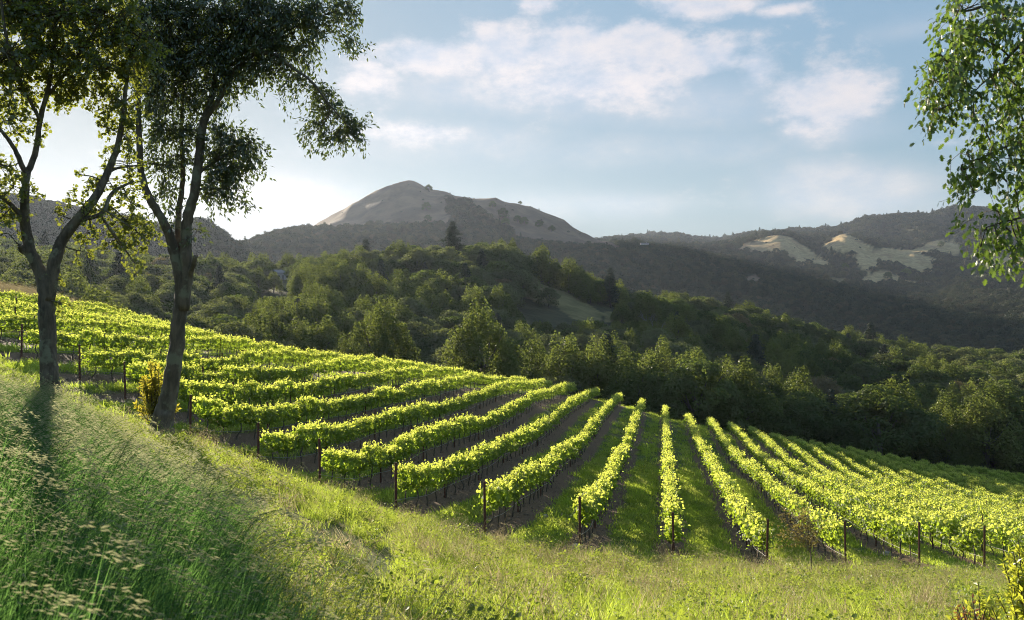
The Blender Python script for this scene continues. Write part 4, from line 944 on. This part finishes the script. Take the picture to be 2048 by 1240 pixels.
def tuft_short(seed):
    r = np.random.default_rng(seed); g = G(); blades(g, r, 95, .24, .07, .28, .008, .5, 0, 2)
    if seed % 3 == 0:
        n = 22; pos = np.c_[r.normal(0, .12, (n, 2)), r.uniform(.04, .22, n)]; leaves(g, *L_QUAD, pos, rdir(r, n) + [0,0,.3], rdir(r, n) + [0,0,1.2], r.uniform(.02, .05, n), 1)
    return g.build('tuft_short_%d' % seed, [M_GRASS, M_WEED], link=False)
def tuft_weed(seed):
    r = np.random.default_rng(seed); g = G(); n = 110; pos = np.c_[r.normal(0, .13, (n, 2)), r.uniform(.02, .32, n)]
    leaves(g, *L_VINE, pos, rdir(r, n) + [0,0,.4], rdir(r, n) + [0,0,1], r.uniform(.015, .05, n), 1)
    blades(g, r, 30, .15, .1, .42, .008, .3, 0, 2); return g.build('tuft_weed_%d' % seed, [M_GRASS, M_WEED], link=False)
def seedhead(g, r, p, d, L, mat, n=9, sz=.028):
    tt = np.linspace(0, 1, n); pos = p + d * L * tt[:, None] + np.array([0, 0, -.35]) * L * (tt ** 2)[:, None] + r.normal(0, .010, (n, 3))
    leaves(g, *L_SEED, pos, np.repeat(d[None], n, 0) + rdir(r, n) * .35 + [0, 0, -.25], rdir(r, n), sz * r.uniform(.8, 1.3, n), mat)
def tuft_mid(seed):
    r = np.random.default_rng(seed); g = G(); blades(g, r, 40, .26, .15, .42, .010, .4, 0, 3, (.15, 0))
    for i in range(9):
        b = r.normal(0, .14, 2); h = r.uniform(.3, .6); e = np.array([b[0] + .25 * h, b[1] + r.normal(0, .05), h])
        tube(g, [(b[0], b[1], -.02), (b[0] + .05 * h, b[1], h * .6), e], [.0025, .002, .0015], 3, 0, cap=False); seedhead(g, r, e, unit(np.array([1, r.normal(0, .3), .1])), .12, 1, 8)
    return g.build('tuft_mid_%d' % seed, [M_GRASS, M_SEED], link=False)
def tuft_tall(seed):
    r = np.random.default_rng(seed); g = G(); blades(g, r, 105, .26, .35, 1.0, .009, .2, 0, 4, (.16, -.03))
    for i in range(3):
        b = r.normal(0, .15, 2); h = r.uniform(.75, 1.15); bend = r.uniform(.15, .38)
        c = catmull([(b[0], b[1], -.02), (b[0] + .03 * h, b[1], h * .5), (b[0] + bend * .45 * h, b[1], h * .86), (b[0] + bend * h, b[1] + r.normal(0, .04), h * .97)], 3)
        tube(g, c, np.linspace(.003, .0015, len(c)), 3, 0, cap=False)
        seedhead(g, r, c[-1], unit(np.array([1, r.normal(0, .25), r.normal(.18, .12)])), r.uniform(.14, .24), 1, 12, .034)
    return g.build('tuft_tall_%d' % seed, [M_TALL, M_SEED], link=False)
def tuft_far(seed):
    r = np.random.default_rng(seed); g = G(); blades(g, r, 34, .45, .08, .26, .035, .5, 0, 2); return g.build('tuft_wide_%d' % seed, [M_GRASS], link=False)
def tuft_dry(seed):
    r = np.random.default_rng(seed); g = G(); blades(g, r, 55, .26, .15, .5, .009, .35, 0, 3, (.12, 0))
    for i in range(8):
        b = r.normal(0, .14, 2); h = r.uniform(.35, .7); e = np.array([b[0] + .25 * h, b[1], h])
        tube(g, [(b[0], b[1], -.02), (b[0] + .05 * h, b[1], h * .6), e], [.0025, .002, .0015], 3, 0, cap=False); seedhead(g, r, e, unit(np.array([1, r.normal(0, .3), .1])), .12, 0, 8)
    return g.build('tuft_dry_%d' % seed, [M_DRY], link=False)
M_DRY = leaf_mat('dry_grass', (.24,.20,.11), (.34,.29,.17), (.62,.52,.30), .45, .02, 1, .4, .15)
dryt = [tuft_dry(i) for i in range(3)]
r = np.random.default_rng(77)
def tall_edge(y): return -0.55 - 0.1 * y - 0.03 * y ** 2
def lay(name, pts, temps, pk, smin, smax, label, zs=None):
    x, y = pts.T; z = H(x, y); n = len(x); e = .3
    sx = (H(x + e, y) - H(x - e, y)) / (2 * e); sy_ = (H(x, y + e) - H(x, y - e)) / (2 * e)
    idx = r.choice(len(temps), n, p=pk); s = r.uniform(smin, smax, n) * (1 if zs is None else zs)
    return scatter(name, np.c_[x, y, z], np.c_[np.arctan(sy_) * .8, -np.arctan(sx) * .8, np.zeros(n) if 'tall' in name else r.uniform(0, 6.28, n)], np.c_[s, s, s * r.uniform(.8, 1.15, n)], idx, temps, label)
tall = [tuft_tall(i) for i in range(6)]; short = [tuft_short(i) for i in range(6)]; weed = [tuft_weed(i) for i in range(3)]; mid = [tuft_mid(i) for i in range(4)]; wide = [tuft_far(i) for i in range(4)]
# tall wild oats on the near left bank
n = 14000; y = 14.5 * np.sqrt(r.random(n)) + .5; x = r.uniform(-14, 1.2, n)
m = (x < tall_edge(y) + .5 * fbm(x * 1.3, y * 1.3, 2) * 2) & (x > -.80 * y - 1.6) & (np.hypot(x, y) > .9)
m &= r.random(n) < .8
pts = np.c_[x[m], y[m]]; print('tall', len(pts)); yy = pts[:, 1]
lay('tall_oat_grass', pts, tall, [1/6] * 6, .8, 1.1, 'tall wild oat grass with pale seed heads on the near left bank', np.interp(yy, [0, 2, 6, 14], [.62, .8, 1.0, .8]))
# seeding grass on the middle of the bank
n = 26000; y = r.uniform(3, 27, n); x = r.uniform(-18, 6, n); ed = tall_edge(y)
fade = np.exp(-np.clip(x - ed, 0, None) / (0.06 * y + .5)); m = (x > ed - .8) & (r.random(n) < fade * .75) & (x > -.8 * y - 1) & (y < 26)
pts = np.c_[x[m], y[m]]; print('mid', len(pts)); lay('seeding_grass', pts, mid, [.25] * 4, .8, 1.15, 'dry seeding grass spilling down from the left bank')
# bright meadow in front of the rows
n = 60000; y = 29.5 * np.sqrt(r.random(n)); x = r.uniform(-22, 21, n); ed = tall_edge(y)
fld = field_mask(x, y); dens = np.where(fld > .4, 0, 1.0) * np.clip(.55 + 1.6 * fbm(x / 1.8, y / 1.8, 3), .12, 1)
dens = np.where((x < -.12 * y - .3) & (y > 11), dens * np.clip(.35 + 2.2 * fbm(x / 2.6 + 7, y / 2.6, 3), .06, .8), dens)
m = (x > ed) & (x > -.78 * y - 1) & (x < .72 * y + 1.5) & (y > 5) & (r.random(n) < dens * .85)
pts = np.c_[x[m], y[m]]; print('short', len(pts)); lay('meadow_grass', pts, short + weed + mid[:1] + dryt[:2], [.125] * 6 + [.04] * 3 + [.05, .04, .04], .75, 1.35, 'short bright grass and clover in front of the vine rows')
# alleys between the rows, headland, crest
n = 90000; y = np.where(r.random(n) < .5, r.uniform(26, 62, n), r.uniform(40, 150, n)); x = (r.uniform(-60, 2110, n) - 1024) / F * y
q = row_of(x, y); fr_ = np.abs(q - np.round(q)); fld = field_mask(x, y)
dens = np.where(fld > .5, sstep(fr_ + .12 * fbm(x / 1.2, y / 1.2, 2), .2, .34) * np.where(q > 1.5, .85 * sstep(fr_, .28, .38) + .06, 1), 1.0) * np.clip(.6 + 1.5 * fbm(x / 4, y / 4, 3), .1, 1)
m = (r.random(n) < dens * .75) & (y > 27) ; pts = np.c_[x[m], y[m]]; print('alley', len(pts))
lay('alley_grass', pts, short[:3] + wide + weed[:1], [.1] * 3 + [.16] * 4 + [.06], .8, 1.5, 'green grass growing in the alleys between the vine rows', np.interp(pts[:, 1], [27, 60, 150], [.9, 1.15, 1.5]))
# clods and stones on the tilled strips
def clod(seed):
    q = np.random.default_rng(seed); g = G(); t_ = (1 + 5 ** .5) / 2
    V = np.array([(-1,t_,0),(1,t_,0),(-1,-t_,0),(1,-t_,0),(0,-1,t_),(0,1,t_),(0,-1,-t_),(0,1,-t_),(t_,0,-1),(t_,0,1),(-t_,0,-1),(-t_,0,1)]) / 1.9 * q.uniform(.7, 1.25, (12, 1)) * [1.2, 1, .7]
    g.add(V, [[(0,11,5),(0,5,1),(0,1,7),(0,7,10),(0,10,11),(1,5,9),(5,11,4),(11,10,2),(10,7,6),(7,1,8),(3,9,4),(3,4,2),(3,2,6),(3,6,8),(3,8,9),(4,9,5),(2,4,11),(6,2,10),(8,6,7),(9,8,1)]], 0, False)
    return g.build('clod_%d' % seed, [M_CLOD], link=False)
M_CLOD = plain_mat('soil_clod', (.14,.095,.065), .95, 0, (.22,.16,.115), 12)
n = 60000; y = r.uniform(26, 75, n); x = (r.uniform(-30, 2080, n) - 1024) / F * y; q = row_of(x, y); fr_ = np.abs(q - np.round(q)); m = (field_mask(x, y) > .5) & (fr_ < .27) & (r.random(n) < .45)
x, y = x[m], y[m]; n = len(x); sz = .018 + .05 * r.random(n) ** 3
scatter('soil_clods', np.c_[x, y, H(x, y) + sz * .2], r.uniform(0, 6.28, (n, 3)), np.c_[sz, sz, sz], r.integers(0, 3, n), [clod(i) for i in range(3)], 'brown soil clods lying on the tilled strips under the vines')
# golden grass on the skyline crest at the left
n = 5000; u = r.uniform(-60, 330, n); y = r.uniform(72, 112, n); x = (u - 1024) / F * y; m = field_mask(x, y) < .3
lay('crest_grass', np.c_[x[m], y[m]], dryt, [1/3] * 3, 1.3, 2.0, 'pale dry grass along the crest above the upper left rows')

# ------------------------------------------------------------------ air
g = G(); boxg(g, -6500, 6500, -90, 5400, -420, 520); hz = g.build('haze', [])
mv = bpy.data.materials.new('haze'); mv.use_nodes = True; t = NT(mv.node_tree)
pv = t.n('ShaderNodeVolumePrincipled'); pv.inputs['Density'].default_value = HAZE_D; pv.inputs['Color'].default_value = (.70, .80, 1.0, 1); pv.inputs['Anisotropy'].default_value = HAZE_G
o_ = t.n('ShaderNodeOutputMaterial'); t.l(pv.outputs[0], o_.inputs['Volume']); hz.data.materials.append(mv); tag(hz, kind='stuff')
